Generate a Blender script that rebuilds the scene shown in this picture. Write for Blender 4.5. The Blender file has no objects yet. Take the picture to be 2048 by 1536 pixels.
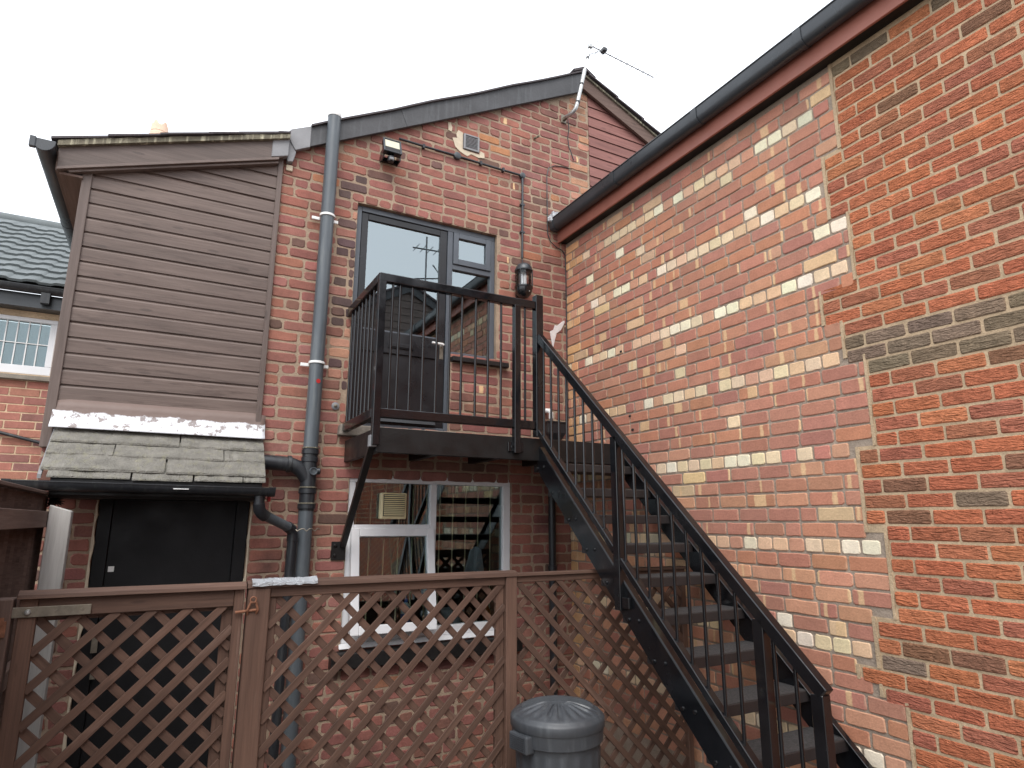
import bpy, math, random
from mathutils import Vector, Matrix
random.seed(7)
sc = bpy.context.scene
col = sc.collection
PI = math.pi

# ------------------------------------------------------------------ camera
EYE = 1.53
cam_d = bpy.data.cameras.new('camera'); cam = bpy.data.objects.new('camera', cam_d); col.objects.link(cam)
cam_d.sensor_width = 36.0; cam_d.lens = 22.17; cam_d.clip_start = 0.05; cam_d.clip_end = 500
yaw, pitch, roll = math.radians(28.432), math.radians(12.208), math.radians(0.131)
fw = Vector((math.sin(yaw)*math.cos(pitch), math.cos(yaw)*math.cos(pitch), math.sin(pitch)))
rt = Vector((math.cos(yaw), -math.sin(yaw), 0)); up = rt.cross(fw)
r2 = math.cos(roll)*rt + math.sin(roll)*up; u2 = -math.sin(roll)*rt + math.cos(roll)*up
CAM = Vector((-3.411, -5.135, EYE))
M = Matrix((r2, u2, -fw)).transposed().to_4x4(); M.translation = CAM
cam.matrix_world = M
sc.camera = cam

# ------------------------------------------------------------------ world, sun, exposure (bright overcast)
SUN_EL, SUN_AZ = math.radians(52), math.radians(208)      # azimuth measured clockwise from +y
w = bpy.data.worlds.new('World'); sc.world = w; w.use_nodes = True
nt = w.node_tree; nt.nodes.clear()
sky = nt.nodes.new('ShaderNodeTexSky'); sky.sky_type = 'NISHITA'; sky.sun_disc = False
sky.sun_elevation = SUN_EL; sky.sun_rotation = SUN_AZ; sky.dust_density = 4.0; sky.air_density = 1.0
mixw = nt.nodes.new('ShaderNodeMix'); mixw.data_type = 'RGBA'; mixw.inputs[0].default_value = 0.86
mixw.inputs[7].default_value = (9.5, 9.85, 10.4, 1)          # cloud deck
bg = nt.nodes.new('ShaderNodeBackground'); bg.inputs[1].default_value = 0.12
wo = nt.nodes.new('ShaderNodeOutputWorld')
nt.links.new(sky.outputs[0], mixw.inputs[6]); nt.links.new(mixw.outputs[2], bg.inputs[0]); nt.links.new(bg.outputs[0], wo.inputs[0])
sl = bpy.data.lights.new('sun', 'SUN'); sl.energy = 1.3; sl.angle = math.radians(35); sl.color = (1.0, 0.975, 0.94)
so = bpy.data.objects.new('sun', sl); col.objects.link(so)
sd = Vector((math.sin(SUN_AZ)*math.cos(SUN_EL), math.cos(SUN_AZ)*math.cos(SUN_EL), math.sin(SUN_EL)))
so.rotation_euler = sd.to_track_quat('Z', 'Y').to_euler(); so.location = (0, -8, 14)
vs = sc.view_settings; vs.view_transform = 'Standard'; vs.look = 'None'; vs.gamma = 1.0; vs.use_curve_mapping = False
vs.exposure = 0.85
sc.cycles.max_bounces = 7; sc.cycles.transparent_max_bounces = 8; sc.cycles.use_denoising = True
try: sc.cycles.denoiser = 'OPENIMAGEDENOISE'
except Exception: pass

# ------------------------------------------------------------------ material helpers
def lin(r, g, b):
    f = lambda c: (c/255/12.92) if c/255 <= 0.04045 else ((c/255+0.055)/1.055)**2.4
    return (f(r), f(g), f(b), 1)
class MT:
    def __init__(s, name, rough=0.6, spec=0.5, metal=0.0):
        s.m = bpy.data.materials.new(name); s.m.use_nodes = True; s.t = s.m.node_tree
        s.n = s.t.nodes; s.b = s.n['Principled BSDF']; s.out = s.n['Material Output']
        s.b.inputs['Roughness'].default_value = rough; s.b.inputs['Specular IOR Level'].default_value = spec
        s.b.inputs['Metallic'].default_value = metal
    def node(s, t, **kw):
        n = s.n.new(t)
        for k, v in kw.items(): setattr(n, k, v)
        return n
    def link(s, a, b): s.t.links.new(a, b)
    def pos(s): return s.node('ShaderNodeNewGeometry').outputs['Position']
    def attr(s, name, out='Vector'): return s.node('ShaderNodeAttribute', attribute_name=name).outputs[out]
    def map(s, vec, scale, loc=(0, 0, 0)):
        m = s.node('ShaderNodeMapping'); m.inputs['Scale'].default_value = scale; m.inputs['Location'].default_value = loc
        s.link(vec, m.inputs['Vector']); return m.outputs[0]
    def noise(s, vec, scale, detail=4, rough=0.55, dist=0.0):
        n = s.node('ShaderNodeTexNoise'); n.inputs['Scale'].default_value = scale; n.inputs['Detail'].default_value = detail
        n.inputs['Roughness'].default_value = rough; n.inputs['Distortion'].default_value = dist
        s.link(vec, n.inputs['Vector']); return n.outputs['Fac']
    def ramp(s, fac, a, b, lo=0.0, hi=1.0):
        n = s.node('ShaderNodeMapRange'); n.inputs[1].default_value = a; n.inputs[2].default_value = b
        n.inputs[3].default_value = lo; n.inputs[4].default_value = hi; s.link(fac, n.inputs[0]); return n.outputs[0]
    def math(s, op, a, b=None):
        n = s.node('ShaderNodeMath', operation=op)
        for i, v in enumerate((a, b)):
            if v is None: continue
            if isinstance(v, (int, float)): n.inputs[i].default_value = v
            else: s.link(v, n.inputs[i])
        return n.outputs[0]
    def mix(s, fac, a, b, blend='MIX'):
        n = s.node('ShaderNodeMix', data_type='RGBA', blend_type=blend)
        for i, v in ((0, fac), (6, a), (7, b)):
            if isinstance(v, (int, float, tuple)): n.inputs[i].default_value = v
            else: s.link(v, n.inputs[i])
        return n.outputs[2]
    def mul(s, colr, fac):     # colour times scalar
        n = s.node('ShaderNodeVectorMath', operation='SCALE'); s.link(colr, n.inputs[0])
        if isinstance(fac, (int, float)): n.inputs['Scale'].default_value = fac
        else: s.link(fac, n.inputs['Scale'])
        return n.outputs[0]
    def base(s, c):
        if isinstance(c, tuple): s.b.inputs['Base Color'].default_value = c
        else: s.link(c, s.b.inputs['Base Color'])
        return s
    def bump(s, h, strength=0.3, dist=0.01):
        n = s.node('ShaderNodeBump'); n.inputs['Strength'].default_value = strength; n.inputs['Distance'].default_value = dist
        s.link(h, n.inputs['Height']); s.link(n.outputs[0], s.b.inputs['Normal']); return s
    def rgh(s, r): s.link(r, s.b.inputs['Roughness']); return s

def plain(name, c, rough=0.5, var=0.12, scale=12, bump=0.15, bdist=0.003, spec=0.4, metal=0.0, streak=None):
    m = MT(name, rough, spec, metal); p = m.pos()
    n1 = m.noise(p, scale, 5, 0.6)
    f = m.ramp(n1, 0.25, 0.75, 1-var, 1+var)
    rgb = m.node('ShaderNodeRGB'); rgb.outputs[0].default_value = c
    cc = m.mul(rgb.outputs[0], f)
    if streak:
        n3 = m.noise(m.map(p, (9, 9, 0.8)), 3.0, 5, 0.6)
        cc = m.mix(m.ramp(n3, 0.52, 0.72, 0, streak[1]), cc, streak[0])
    m.base(cc)
    m.bump(m.noise(p, scale*8, 3), bump, bdist)
    m.rgh(m.ramp(m.noise(p, scale*0.7, 3), 0.3, 0.7, max(0.05, rough-0.12), min(1, rough+0.12)))
    return m.m

def wood(name, c, c2, rough=0.65, wear=None, grain=1.0, var=0.15):
    """grain runs along the local length stored in the attribute BUV"""
    m = MT(name, rough, 0.35); b = m.attr('BUV')
    g = m.noise(m.map(b, (2.2, 45, 45)), 1.0, 6, 0.65, 0.6)
    g2 = m.noise(m.map(b, (0.9, 6, 6)), 1.0, 3, 0.5)
    fine = m.noise(m.map(b, (6, 240, 240)), 1.0, 4, 0.7)
    f = m.ramp(g, 0.3, 0.7, 0, 1)
    cc = m.mix(f, c, c2)
    cc = m.mul(cc, m.ramp(g2, 0.3, 0.7, 0.84, 1.14))
    cc = m.mul(cc, m.ramp(fine, 0.3, 0.7, 0.92, 1.07))
    vo = m.node('ShaderNodeTexVoronoi'); vo.inputs['Scale'].default_value = 1.0
    m.link(m.map(b, (3.1, 13, 13)), vo.inputs['Vector'])
    cc = m.mix(m.ramp(vo.outputs['Distance'], 0.10, 0.16, 0.45, 0.0), cc, (c[0]*0.3, c[1]*0.3, c[2]*0.3, 1))
    if wear:
        cc = m.mix(m.ramp(m.noise(m.map(b, (1.5, 14, 14)), 1.0, 6, 0.7), wear[1], wear[1]+0.12, 0, wear[2]), cc, wear[0])
    oi = m.node('ShaderNodeObjectInfo'); cc = m.mul(cc, m.ramp(oi.outputs['Random'], 0, 1, 1-var, 1+var*0.9))
    m.base(cc); m.bump(m.math('ADD', g, m.math('MULTIPLY', fine, 0.6)), 0.35*grain, 0.004)
    return m.m

def brick_mat(name, mortar, rough=0.85, soot=None, smear=0.35, rustic=False, tint=0.16):
    m = MT(name, rough, 0.25); p = m.pos(); c = m.attr('Col', 'Color'); b = m.attr('BUV'); bd = m.attr('Band', 'Color')
    sep = m.node('ShaderNodeSeparateXYZ'); m.link(b, sep.inputs[0])
    sb = m.node('ShaderNodeSeparateColor'); m.link(bd, sb.inputs[0])
    n_lo = m.noise(p, 11, 4, 0.6); n_hi = m.noise(p, 75, 4, 0.65)
    # fired-in pale band on the brick face: |u - pos| < width
    wob = m.math('MULTIPLY', m.math('SUBTRACT', m.noise(p, 26, 3), 0.5), 0.022)
    dd = m.math('ABSOLUTE', m.math('ADD', m.math('SUBTRACT', sep.outputs[0], sb.outputs[0]), wob))
    band = m.math('MULTIPLY', m.ramp(m.math('SUBTRACT', dd, sb.outputs[1]), -0.003, 0.005, 1, 0), sb.outputs[2])
    cc = m.mix(band, c, lin(214, 180, 138))
    cc = m.mul(cc, m.ramp(n_lo, 0.28, 0.72, 1-tint, 1+tint))
    cc = m.mul(cc, m.ramp(n_hi, 0.3, 0.7, 0.9, 1.1))
    # darker burnt blotches and, on weathered faces, mortar smears creeping in from the edges
    burn = m.ramp(m.noise(p, 5.5, 5, 0.7), 0.58, 0.74, 0, 0.40 if soot else 0.15)
    cc = m.mix(burn, cc, m.mul(cc, 0.45))
    ed = m.math('MAXIMUM', m.math('ABSOLUTE', sep.outputs[1]), m.math('ABSOLUTE', sep.outputs[2]))
    e2 = m.math('ADD', ed, m.math('MULTIPLY', m.math('SUBTRACT', m.noise(p, 30, 5, 0.7), 0.5), 0.75))
    cc = m.mix(m.ramp(e2, 0.92, 1.12, 0, smear), cc, mortar)
    if soot:
        cc = m.mix(m.ramp(m.noise(m.map(p, (1.3, 1.3, 0.9)), 1.6, 5, 0.6), 0.52, 0.76, 0, soot), cc, lin(58, 48, 48))
    # specks of lime
    sp = m.noise(p, 160, 2, 0.5); cc = m.mix(m.ramp(sp, 0.74, 0.78, 0, 0.5), cc, lin(205, 190, 170))
    m.base(cc)
    if rustic:
        r = m.noise(m.map(p, (13, 13, 58)), 1.0, 2, 0.5, 1.4)
        r2_ = m.noise(m.map(p, (40, 40, 130)), 1.0, 3, 0.6, 1.0)
        h = m.math('ADD', m.math('MULTIPLY', r, 1.0), m.math('MULTIPLY', r2_, 0.45))
        m.bump(h, 1.0, 0.034)
        m.base(m.mul(cc, m.ramp(m.noise(p, 17, 3), 0.3, 0.7, 0.94, 1.10)))
    else:
        m.bump(m.math('ADD', n_hi, m.math('MULTIPLY', n_lo, 1.2)), 0.45, 0.006)
    return m.m

def mortar_mat(name, c, rough=0.95):
    m = MT(name, rough, 0.15); p = m.pos()
    rgb = m.node('ShaderNodeRGB'); rgb.outputs[0].default_value = c
    cc = m.mul(rgb.outputs[0], m.ramp(m.noise(p, 6, 5, 0.6), 0.25, 0.75, 0.72, 1.16))
    cc = m.mul(cc, m.ramp(m.noise(p, 120, 3), 0.3, 0.7, 0.86, 1.1))
    m.base(cc); m.bump(m.math('ADD', m.noise(p, 90, 4), m.noise(p, 22, 3)), 0.6, 0.008)
    return m.m

def glass_mat(name, ior=1.75, tint=(0.8, 0.86, 0.86, 1)):
    m = MT(name); n = m.n
    tr = n.new('ShaderNodeBsdfTransparent'); tr.inputs[0].default_value = tint
    gl = n.new('ShaderNodeBsdfGlossy'); gl.inputs['Roughness'].default_value = 0.008; gl.inputs[0].default_value = (0.86, 0.97, 1, 1)
    fr = n.new('ShaderNodeFresnel'); fr.inputs[0].default_value = ior
    mx = n.new('ShaderNodeMixShader'); m.link(fr.outputs[0], mx.inputs[0]); m.link(tr.outputs[0], mx.inputs[1]); m.link(gl.outputs[0], mx.inputs[2])
    m.link(mx.outputs[0], m.out.inputs['Surface'])
    bp = n.new('ShaderNodeBump'); bp.inputs['Strength'].default_value = 0.004; bp.inputs['Distance'].default_value = 0.01
    m.link(m.noise(m.pos(), 1.5, 0), bp.inputs['Height']); m.link(bp.outputs[0], gl.inputs['Normal'])
    return m.m

MORT_B = lin(160, 140, 121); MORT_O = lin(160, 145, 130); MORT_N = lin(186, 163, 134)
MAT = dict(
    brick_back=brick_mat('old_red_brick', MORT_B, soot=0.7, smear=0.4),
    brick_old=brick_mat('smooth_red_brick', lin(196, 172, 146), smear=0.5, rough=0.78, tint=0.10),
    brick_new=brick_mat('rustic_brick', MORT_N, smear=0.15, rustic=True),
    brick_nb=brick_mat('neighbour_brick', lin(200, 176, 150), smear=0.2),
    mort_b=mortar_mat('old_mortar', MORT_B), mort_o=mortar_mat('grey_mortar', MORT_O), mort_n=mortar_mat('cream_mortar', MORT_N),
    mort_nb=mortar_mat('neighbour_mortar', lin(205, 180, 150)),
    steel=plain('black_gloss_steel', (0.006, 0.0065, 0.008, 1), 0.17, 0.3, 9, 0.03, 0.001, 0.6),
    steel_dull=plain('black_dull_paint', (0.010, 0.009, 0.009, 1), 0.45, 0.3, 9, 0.3, 0.003, 0.35),
    tread=plain('dark_tread', (0.022, 0.018, 0.018, 1), 0.55, 0.3, 9, 0.3, 0.003, 0.4),
    grit=plain('grit_tread', (0.045, 0.042, 0.042, 1), 0.7, 0.6, 70, 1.0, 0.006, 0.5),
    blackwood=plain('black_door_paint', (0.010, 0.010, 0.012, 1), 0.34, 0.3, 6, 0.2, 0.003, 0.5),
    blackmatt=plain('black_matt_paint', (0.006, 0.006, 0.007, 1), 0.5, 0.3, 6, 0.2, 0.003, 0.3),
    greyframe=plain('dark_grey_frame', lin(78, 83, 90), 0.38, 0.1, 8, 0.1, 0.002, 0.5),
    upvc=plain('white_upvc', lin(222, 222, 224), 0.35, 0.04, 5, 0.05, 0.002, 0.5),
    gpipe=plain('grey_plastic_pipe', lin(77, 83, 88), 0.40, 0.12, 5, 0.08, 0.002, 0.5, streak=(lin(110, 114, 114), 0.5)),
    bpipe=plain('black_plastic_pipe', lin(34, 36, 40), 0.4, 0.15, 6, 0.1, 0.002, 0.5, streak=(lin(90, 92, 88), 0.3)),
    gutter=plain('dark_grey_gutter', lin(52, 56, 60), 0.35, 0.1, 5, 0.08, 0.002, 0.5),
    fascia=plain('red_brown_fascia', lin(152, 96, 82), 0.5, 0.1, 6, 0.1, 0.003, 0.4),
    white=plain('white_plastic', lin(228, 228, 226), 0.45, 0.05, 10),
    cream=plain('cream_plastic', lin(228, 214, 172), 0.45, 0.05, 10),
    clad=wood('brown_cladding', lin(110, 95, 88), lin(88, 74, 68), 0.5, wear=(lin(66, 52, 47), 0.56, 0.7), var=0.045),
    trim=wood('brown_trim', lin(106, 92, 86), lin(88, 75, 69), 0.5),
    redboard=wood('red_gable_board', lin(142, 98, 90), lin(118, 78, 72), 0.7, var=0.08),
    fence=wood('brown_stained_wood', lin(98, 74, 62), lin(75, 55, 46), 0.7, wear=(lin(124, 101, 90), 0.60, 0.55)),
    fence_dk=wood('dark_brown_fence', lin(112, 92, 83), lin(88, 70, 63), 0.75),
    whitewood=wood('weathered_white_post', lin(174, 172, 168), lin(154, 151, 147), 0.7, wear=(lin(130, 112, 100), 0.66, 0.6)),
    slate=plain('mossy_stone_slate', lin(119, 116, 109), 0.85, 0.34, 11, 1.0, 0.014, 0.3, streak=(lin(138, 135, 108), 0.4)),
    roofslate=plain('dark_roof_slate', lin(70, 64, 66), 0.7, 0.25, 8, 0.5, 0.006),
    moss=plain('mossy_mortar', lin(110, 104, 90), 0.9, 0.4, 9, 0.7, 0.01, 0.3, 0.0, streak=(lin(200, 194, 168), 0.9)),
    lead=plain('grey_lead', lin(128, 128, 130), 0.55, 0.15, 6, 0.3, 0.006),
    felt=plain('dark_painted_barge', lin(66, 66, 68), 0.55, 0.25, 3.5, 0.4, 0.006, streak=(lin(92, 94, 96), 0.5)),
    tile=plain('grey_roof_tile', lin(98, 104, 105), 0.75, 0.14, 8, 0.4, 0.005),
    bin=plain('grey_bin_plastic', lin(60, 63, 67), 0.42, 0.18, 9, 0.2, 0.003, 0.55, streak=(lin(92, 96, 98), 0.45)),
    alu=plain('aluminium', lin(176, 176, 174), 0.35, 0.15, 12, 0.1, 0.002, 0.5, 0.7),
    rust=plain('rusty_iron', lin(126, 84, 62), 0.7, 0.4, 30, 0.5, 0.003),
    zinc=plain('galvanised_steel', lin(120, 112, 100), 0.45, 0.3, 25, 0.3, 0.002, 0.5, 0.5),
    stone=plain('grey_stone', lin(132, 124, 114), 0.9, 0.25, 14, 0.8, 0.01),
    terra=plain('terracotta', lin(222, 190, 166), 0.8, 0.1, 20, 0.3, 0.004),
    foil=plain('silver_foil', lin(176, 180, 184), 0.28, 0.1, 30, 0.9, 0.008, 0.5, 0.55),
    ground=plain('concrete_yard', lin(128, 122, 116), 0.9, 0.2, 3, 0.6, 0.01),
    dark=plain('dark_interior', (0.02, 0.018, 0.017, 1), 0.9, 0.2, 4),
    curtain=plain('brown_curtain', lin(92, 62, 48), 0.9, 0.2, 20),
    cloth=plain('white_cloth', lin(198, 200, 206), 0.85, 0.06, 12),
    red=plain('red_plastic', lin(165, 34, 34), 0.45), blue=plain('blue_label', lin(70, 110, 180), 0.5),
    orange=plain('orange_plastic', lin(210, 120, 40), 0.5),
    beige=plain('beige_filler', lin(196, 182, 160), 0.9, 0.12, 20, 0.6, 0.006),
    whitepaint=plain('white_paint_smear', lin(206, 200, 198), 0.8, 0.12, 30, 0.5, 0.004),
    glass=glass_mat('door_glass', 3.3, (0.62, 0.68, 0.68, 1)), glass2=glass_mat('window_glass', 1.9), glass3=glass_mat('lamp_glass', 1.45, (0.95, 0.95, 0.95, 1)),
    lens=plain('lamp_reflector', lin(196, 192, 170), 0.25, 0.1, 10, 0.1, 0.002, 0.5, 0.3),
)

# flashing: lead sheet with white paint, the top washed over with the brown of the boards
def flashing_mat():
    m = MT('white_splashed_flashing', 0.55, 0.4); p = m.pos()
    s = m.node('ShaderNodeSeparateXYZ'); m.link(p, s.inputs[0])
    n = m.noise(p, 16, 6, 0.7)
    h = m.math('ADD', s.outputs[2], m.math('MULTIPLY', m.math('SUBTRACT', m.noise(p, 7, 4, 0.6), 0.5), 0.09))
    brown = m.ramp(h, 2.236, 2.246, 0, 1)
    cc = m.mix(m.ramp(n, 0.54, 0.58, 0, 0.9), lin(216, 218, 222), lin(128, 116, 112))
    cc = m.mix(brown, cc, lin(112, 95, 88))
    m.base(cc); m.bump(m.noise(p, 18, 3), 0.4, 0.01); return m.m
MAT['flash'] = flashing_mat()

# ------------------------------------------------------------------ mesh helpers
class MB:
    def __init__(s): s.v = []; s.f = []; s.b = []; s.c = []; s.d = []
    def add(s, vs, fs, buv=None, colr=None, band=None):
        o = len(s.v); s.v += [tuple(v) for v in vs]; s.f += [tuple(i+o for i in f) for f in fs]
        n = len(vs); s.b += buv if buv else [tuple(v) for v in vs]
        s.c += [colr or (1, 1, 1, 1)]*n; s.d += [band or (0, 0, 0, 0)]*n
        return s
    def box(s, a, b):
        x0, y0, z0 = (min(a[i], b[i]) for i in range(3)); x1, y1, z1 = (max(a[i], b[i]) for i in range(3))
        vs = [(x0, y0, z0), (x1, y0, z0), (x1, y1, z0), (x0, y1, z0), (x0, y0, z1), (x1, y0, z1), (x1, y1, z1), (x0, y1, z1)]
        d = (x1-x0, y1-y0, z1-z0); ax = max(range(3), key=lambda i: d[i]); o = random.uniform(0, 50)
        buv = [(v[ax]+o, v[(ax+1) % 3]+o*1.7, v[(ax+2) % 3]+o*0.6) for v in vs]
        return s.add(vs, BOXF, buv)
    def beam(s, p0, p1, wd, ht, upv=(0, 0, 1), cut0=None, cut1=None):
        """rectangular bar; wd across, ht along upv"""
        p0, p1 = Vector(p0), Vector(p1); d = (p1-p0); L = d.length; d.normalize()
        u = Vector(upv); sx = d.cross(u).normalized(); uu = sx.cross(d).normalized(); o = random.uniform(0, 50)
        vs, buv = [], []
        for t, p in ((0, p0), (L, p1)):
            for a, b in ((-1, -1), (1, -1), (1, 1), (-1, 1)):
                q = p + sx*(a*wd/2) + uu*(b*ht/2); vs.append(q); buv.append((t+o, a*wd/2+o*1.7, b*ht/2+o*0.6))
        fs = [(0, 1, 2, 3), (4, 7, 6, 5), (0, 4, 5, 1), (1, 5, 6, 2), (2, 6, 7, 3), (3, 7, 4, 0)]
        return s.add(vs, fs, buv)
    def prism(s, poly, axis, a, b, close=True):
        """extrude polygon; axis 'y': poly in (x,z), 'x': (y,z), 'z': (x,y)"""
        def P(q, t): return {'y': (q[0], t, q[1]), 'x': (t, q[0], q[1]), 'z': (q[0], q[1], t)}[axis]
        n = len(poly); o = random.uniform(0, 50)
        vs = [P(q, a) for q in poly] + [P(q, b) for q in poly]
        fs = [tuple(range(n))[::-1], tuple(range(n, 2*n))] + [(i, (i+1) % n, n+(i+1) % n, n+i) for i in range(n)]
        if axis == 'x': buv = [(v[0]+o, v[1]+o, v[2]+o) for v in vs]
        else: buv = [(v[0]+o, v[1]+o, v[2]+o) for v in vs]
        return s.add(vs, fs, buv)
    def tube(s, pts, r, seg=14, cap=True):
        pts = [Vector(p) for p in pts]; rs = r if isinstance(r, (list, tuple)) else [r]*len(pts)
        vs, fs = [], []; prev = None
        for i, p in enumerate(pts):
            d = (pts[min(i+1, len(pts)-1)] - pts[max(i-1, 0)]).normalized()
            if prev is None:
                a = d.cross(Vector((0, 0, 1)));
                if a.length < 1e-3: a = d.cross(Vector((0, 1, 0)))
                a.normalize()
            else: a = (prev - d*prev.dot(d)).normalized()
            prev = a; b = d.cross(a)
            for k in range(seg):
                t = 2*PI*k/seg; vs.append(p + (a*math.cos(t)+b*math.sin(t))*rs[i])
        for i in range(len(pts)-1):
            for k in range(seg):
                k2 = (k+1) % seg; fs.append((i*seg+k, i*seg+k2, (i+1)*seg+k2, (i+1)*seg+k))
        if cap: fs += [tuple(range(seg))[::-1], tuple((len(pts)-1)*seg+k for k in range(seg))]
        return s.add(vs, fs)
    def lathe(s, c, prof, seg=32, axis=Vector((0, 0, 1)), mod=None):
        """prof: list of (r,h) along axis"""
        ax = axis.normalized(); a = ax.orthogonal().normalized(); b = ax.cross(a); c = Vector(c)
        vs, fs = [], []
        for (r, h) in prof:
            for k in range(seg):
                t = 2*PI*k/seg; rr = r + (mod(t, r, h) if mod else 0); vs.append(c+ax*h+(a*math.cos(t)+b*math.sin(t))*rr)
        for i in range(len(prof)-1):
            for k in range(seg):
                k2 = (k+1) % seg; fs.append((i*seg+k, i*seg+k2, (i+1)*seg+k2, (i+1)*seg+k))
        fs += [tuple(range(seg))[::-1], tuple((len(prof)-1)*seg+k for k in range(seg))]
        return s.add(vs, fs)
    def channel(s, p0, p1, r, th=0.004, seg=10):
        """half-round open gutter between two level points"""
        p0, p1 = Vector(p0), Vector(p1); d = (p1-p0).normalized(); sx = d.cross(Vector((0, 0, 1))).normalized()
        ring = [(-math.cos(PI*k/seg)*r, -math.sin(PI*k/seg)*r) for k in range(seg+1)]
        ring = [(-r-0.006, 0.0)] + ring + [(r+0.006, 0.0), (r+0.006, 0.006), (r-th, 0.006)] + [(math.cos(PI*k/seg)*(r-th), -math.sin(PI*k/seg)*(r-th)) for k in range(seg+1)] + [(-r+th, 0.006), (-r-0.006, 0.006)]
        n = len(ring); vs = [p+sx*a+Vector((0, 0, b)) for p in (p0, p1) for a, b in ring]
        fs = [(i, (i+1) % n, n+(i+1) % n, n+i) for i in range(n)]
        h = n//2
        for base in (0, n):
            for i in range(h-2): fs.append((base+i, base+i+1, base+n-2-i, base+n-1-i))
        return s.add(vs, fs)
BOXF = [(0, 3, 2, 1), (4, 5, 6, 7), (0, 1, 5, 4), (1, 2, 6, 5), (2, 3, 7, 6), (3, 0, 4, 7)]

def mesh_from(name, mb):
    me = bpy.data.meshes.new(name); me.from_pydata(mb.v, [], mb.f)
    def at(nm, typ, key, data):
        a = me.attributes.new(nm, typ, 'POINT'); a.data.foreach_set(key, [x for t in data for x in t])
    at('BUV', 'FLOAT_VECTOR', 'vector', mb.b); at('Col', 'FLOAT_COLOR', 'color', mb.c); at('Band', 'FLOAT_COLOR', 'color', mb.d)
    me.validate(); me.update(); return me
def put(o, parent):
    if parent is not None:
        o.parent = parent
        if parent.type == 'EMPTY': o.matrix_parent_inverse = Matrix.Translation(-parent.location)
def obj(name, mb, mat, parent=None, bevel=0.0, smooth=False, seg=1, kind=None):
    me = mesh_from(name, mb); me.materials.append(MAT[mat] if isinstance(mat, str) else mat)
    o = bpy.data.objects.new(name, me); col.objects.link(o); put(o, parent)
    if smooth:
        for p in me.polygons: p.use_smooth = True
        try: me.set_sharp_from_angle(angle=math.radians(40))
        except Exception: pass
    if bevel:
        b = o.modifiers.new('bevel', 'BEVEL'); b.width = bevel; b.segments = seg; b.limit_method = 'ANGLE'; b.angle_limit = math.radians(35)
    if kind: o['kind'] = kind
    return o
def tag(o, label, cat, group=None):
    o['label'] = label; o['category'] = cat
    if group: o['group'] = group
    return o
def thing(name, label, cat, loc, group=None):
    o = bpy.data.objects.new(name, None); o.location = loc; o.empty_display_size = 0.1; col.objects.link(o)
    return tag(o, label, cat, group)
def B(a, b): return MB().box(a, b)

# projected size of a quad on screen, to pick the bricks that show largest
def proj(p):
    q = Vector(p)-CAM; z = q.dot(fw)
    if z < 0.1: return None
    f = 1261.2; return (1024+f*q.dot(r2)/z, 768-f*q.dot(u2)/z)
def shown(ps):
    q = [proj(p) for p in ps]
    if any(x is None for x in q): return 0
    cx = sum(x[0] for x in q)/len(q); cy = sum(x[1] for x in q)/len(q)
    a = abs(sum(q[i][0]*q[(i+1) % len(q)][1]-q[(i+1) % len(q)][0]*q[i][1] for i in range(len(q))))/2
    if not (-20 < cx < 2068 and -20 < cy < 1556): return 0
    return a

# ------------------------------------------------------------------ bricks
def brick_shape(mb, P, u0, u1, v0, v1, w0, colr, band, jit=0.002, cham=0.004, rnd=0.006, back=0.035, npts=2):
    """one brick in wall coordinates (u right, v up, w out) with worn, uneven outline"""
    L, H = u1-u0, v1-v0; J = lambda s=1.0: random.uniform(-jit, jit)*s
    r = min(rnd*random.uniform(0.6, 1.5), H*0.3, L*0.3)
    pts = []
    for k in range(npts+1): pts.append((u0+r+(L-2*r)*k/npts, v0))
    pts += [(u1, v0+r), (u1, v1-r)]
    for k in range(npts+1): pts.append((u1-r-(L-2*r)*k/npts, v1))
    pts += [(u0, v1-r), (u0, v0+r)]
    pts = [(a+J(), b+J()) for a, b in pts]; n = len(pts); cu, cv = (u0+u1)/2, (v0+v1)/2
    inn = [(a+(cu-a)*cham*2.2/L, b+(cv-b)*cham*2.2/H) for a, b in pts]
    tu, tv = random.uniform(-1, 1)*0.002, random.uniform(-1, 1)*0.002
    def W(a, b): return w0+tu*(a-cu)/L+tv*(b-cv)/H
    vs = [P(a, b, w0-back) for a, b in pts]+[P(a, b, W(a, b)-cham) for a, b in pts]+[P(a, b, W(a, b)) for a, b in inn]
    fs = [(i, (i+1) % n, n+(i+1) % n, n+i) for i in range(n)]+[(n+i, n+(i+1) % n, 2*n+(i+1) % n, 2*n+i) for i in range(n)]+[tuple(range(2*n, 3*n))]
    nb = [(a-u0, (a-cu)/(L/2), (b-cv)/(H/2)) for a, b in pts]
    nb2 = [(a-u0, (a-cu)/(L/2), (b-cv)/(H/2)) for a, b in inn]
    mb.add(vs, fs, nb+nb+nb2, colr, band)

def lay(bricks, P, mat, parent, limit=300, name='brick', rest='brickwork', **kw):
    """bricks: (u0,u1,v0,v1,w,col,band); the ones that show largest are objects, the others one mesh"""
    key = lambda q: -shown([P(q[0], q[2], 0), P(q[1], q[2], 0), P(q[1], q[3], 0), P(q[0], q[3], 0)])
    bricks = sorted(bricks, key=key); big = MB()
    for i, q in enumerate(bricks):
        one = i < limit and key(q) < 0
        mb = MB() if one else big
        brick_shape(mb, P, *q, **kw)
        if one: obj(name, mb, mat, parent)
    if big.v: obj(rest, big, mat, parent, kind='stuff')
PB = lambda u, v, wv: (u, -wv, v)          # back wall, plane y = 0, facing the yard
PR = lambda u, v, wv: (-wv, -u, v)         # side wall, plane x = 0, u runs towards the camera
def jc(c, s=0.09):
    k = random.uniform(1-s, 1+s); return (c[0]*k*random.uniform(0.97, 1.03), c[1]*k*random.uniform(0.95, 1.05), c[2]*k*random.uniform(0.95, 1.05), 1)
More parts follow.
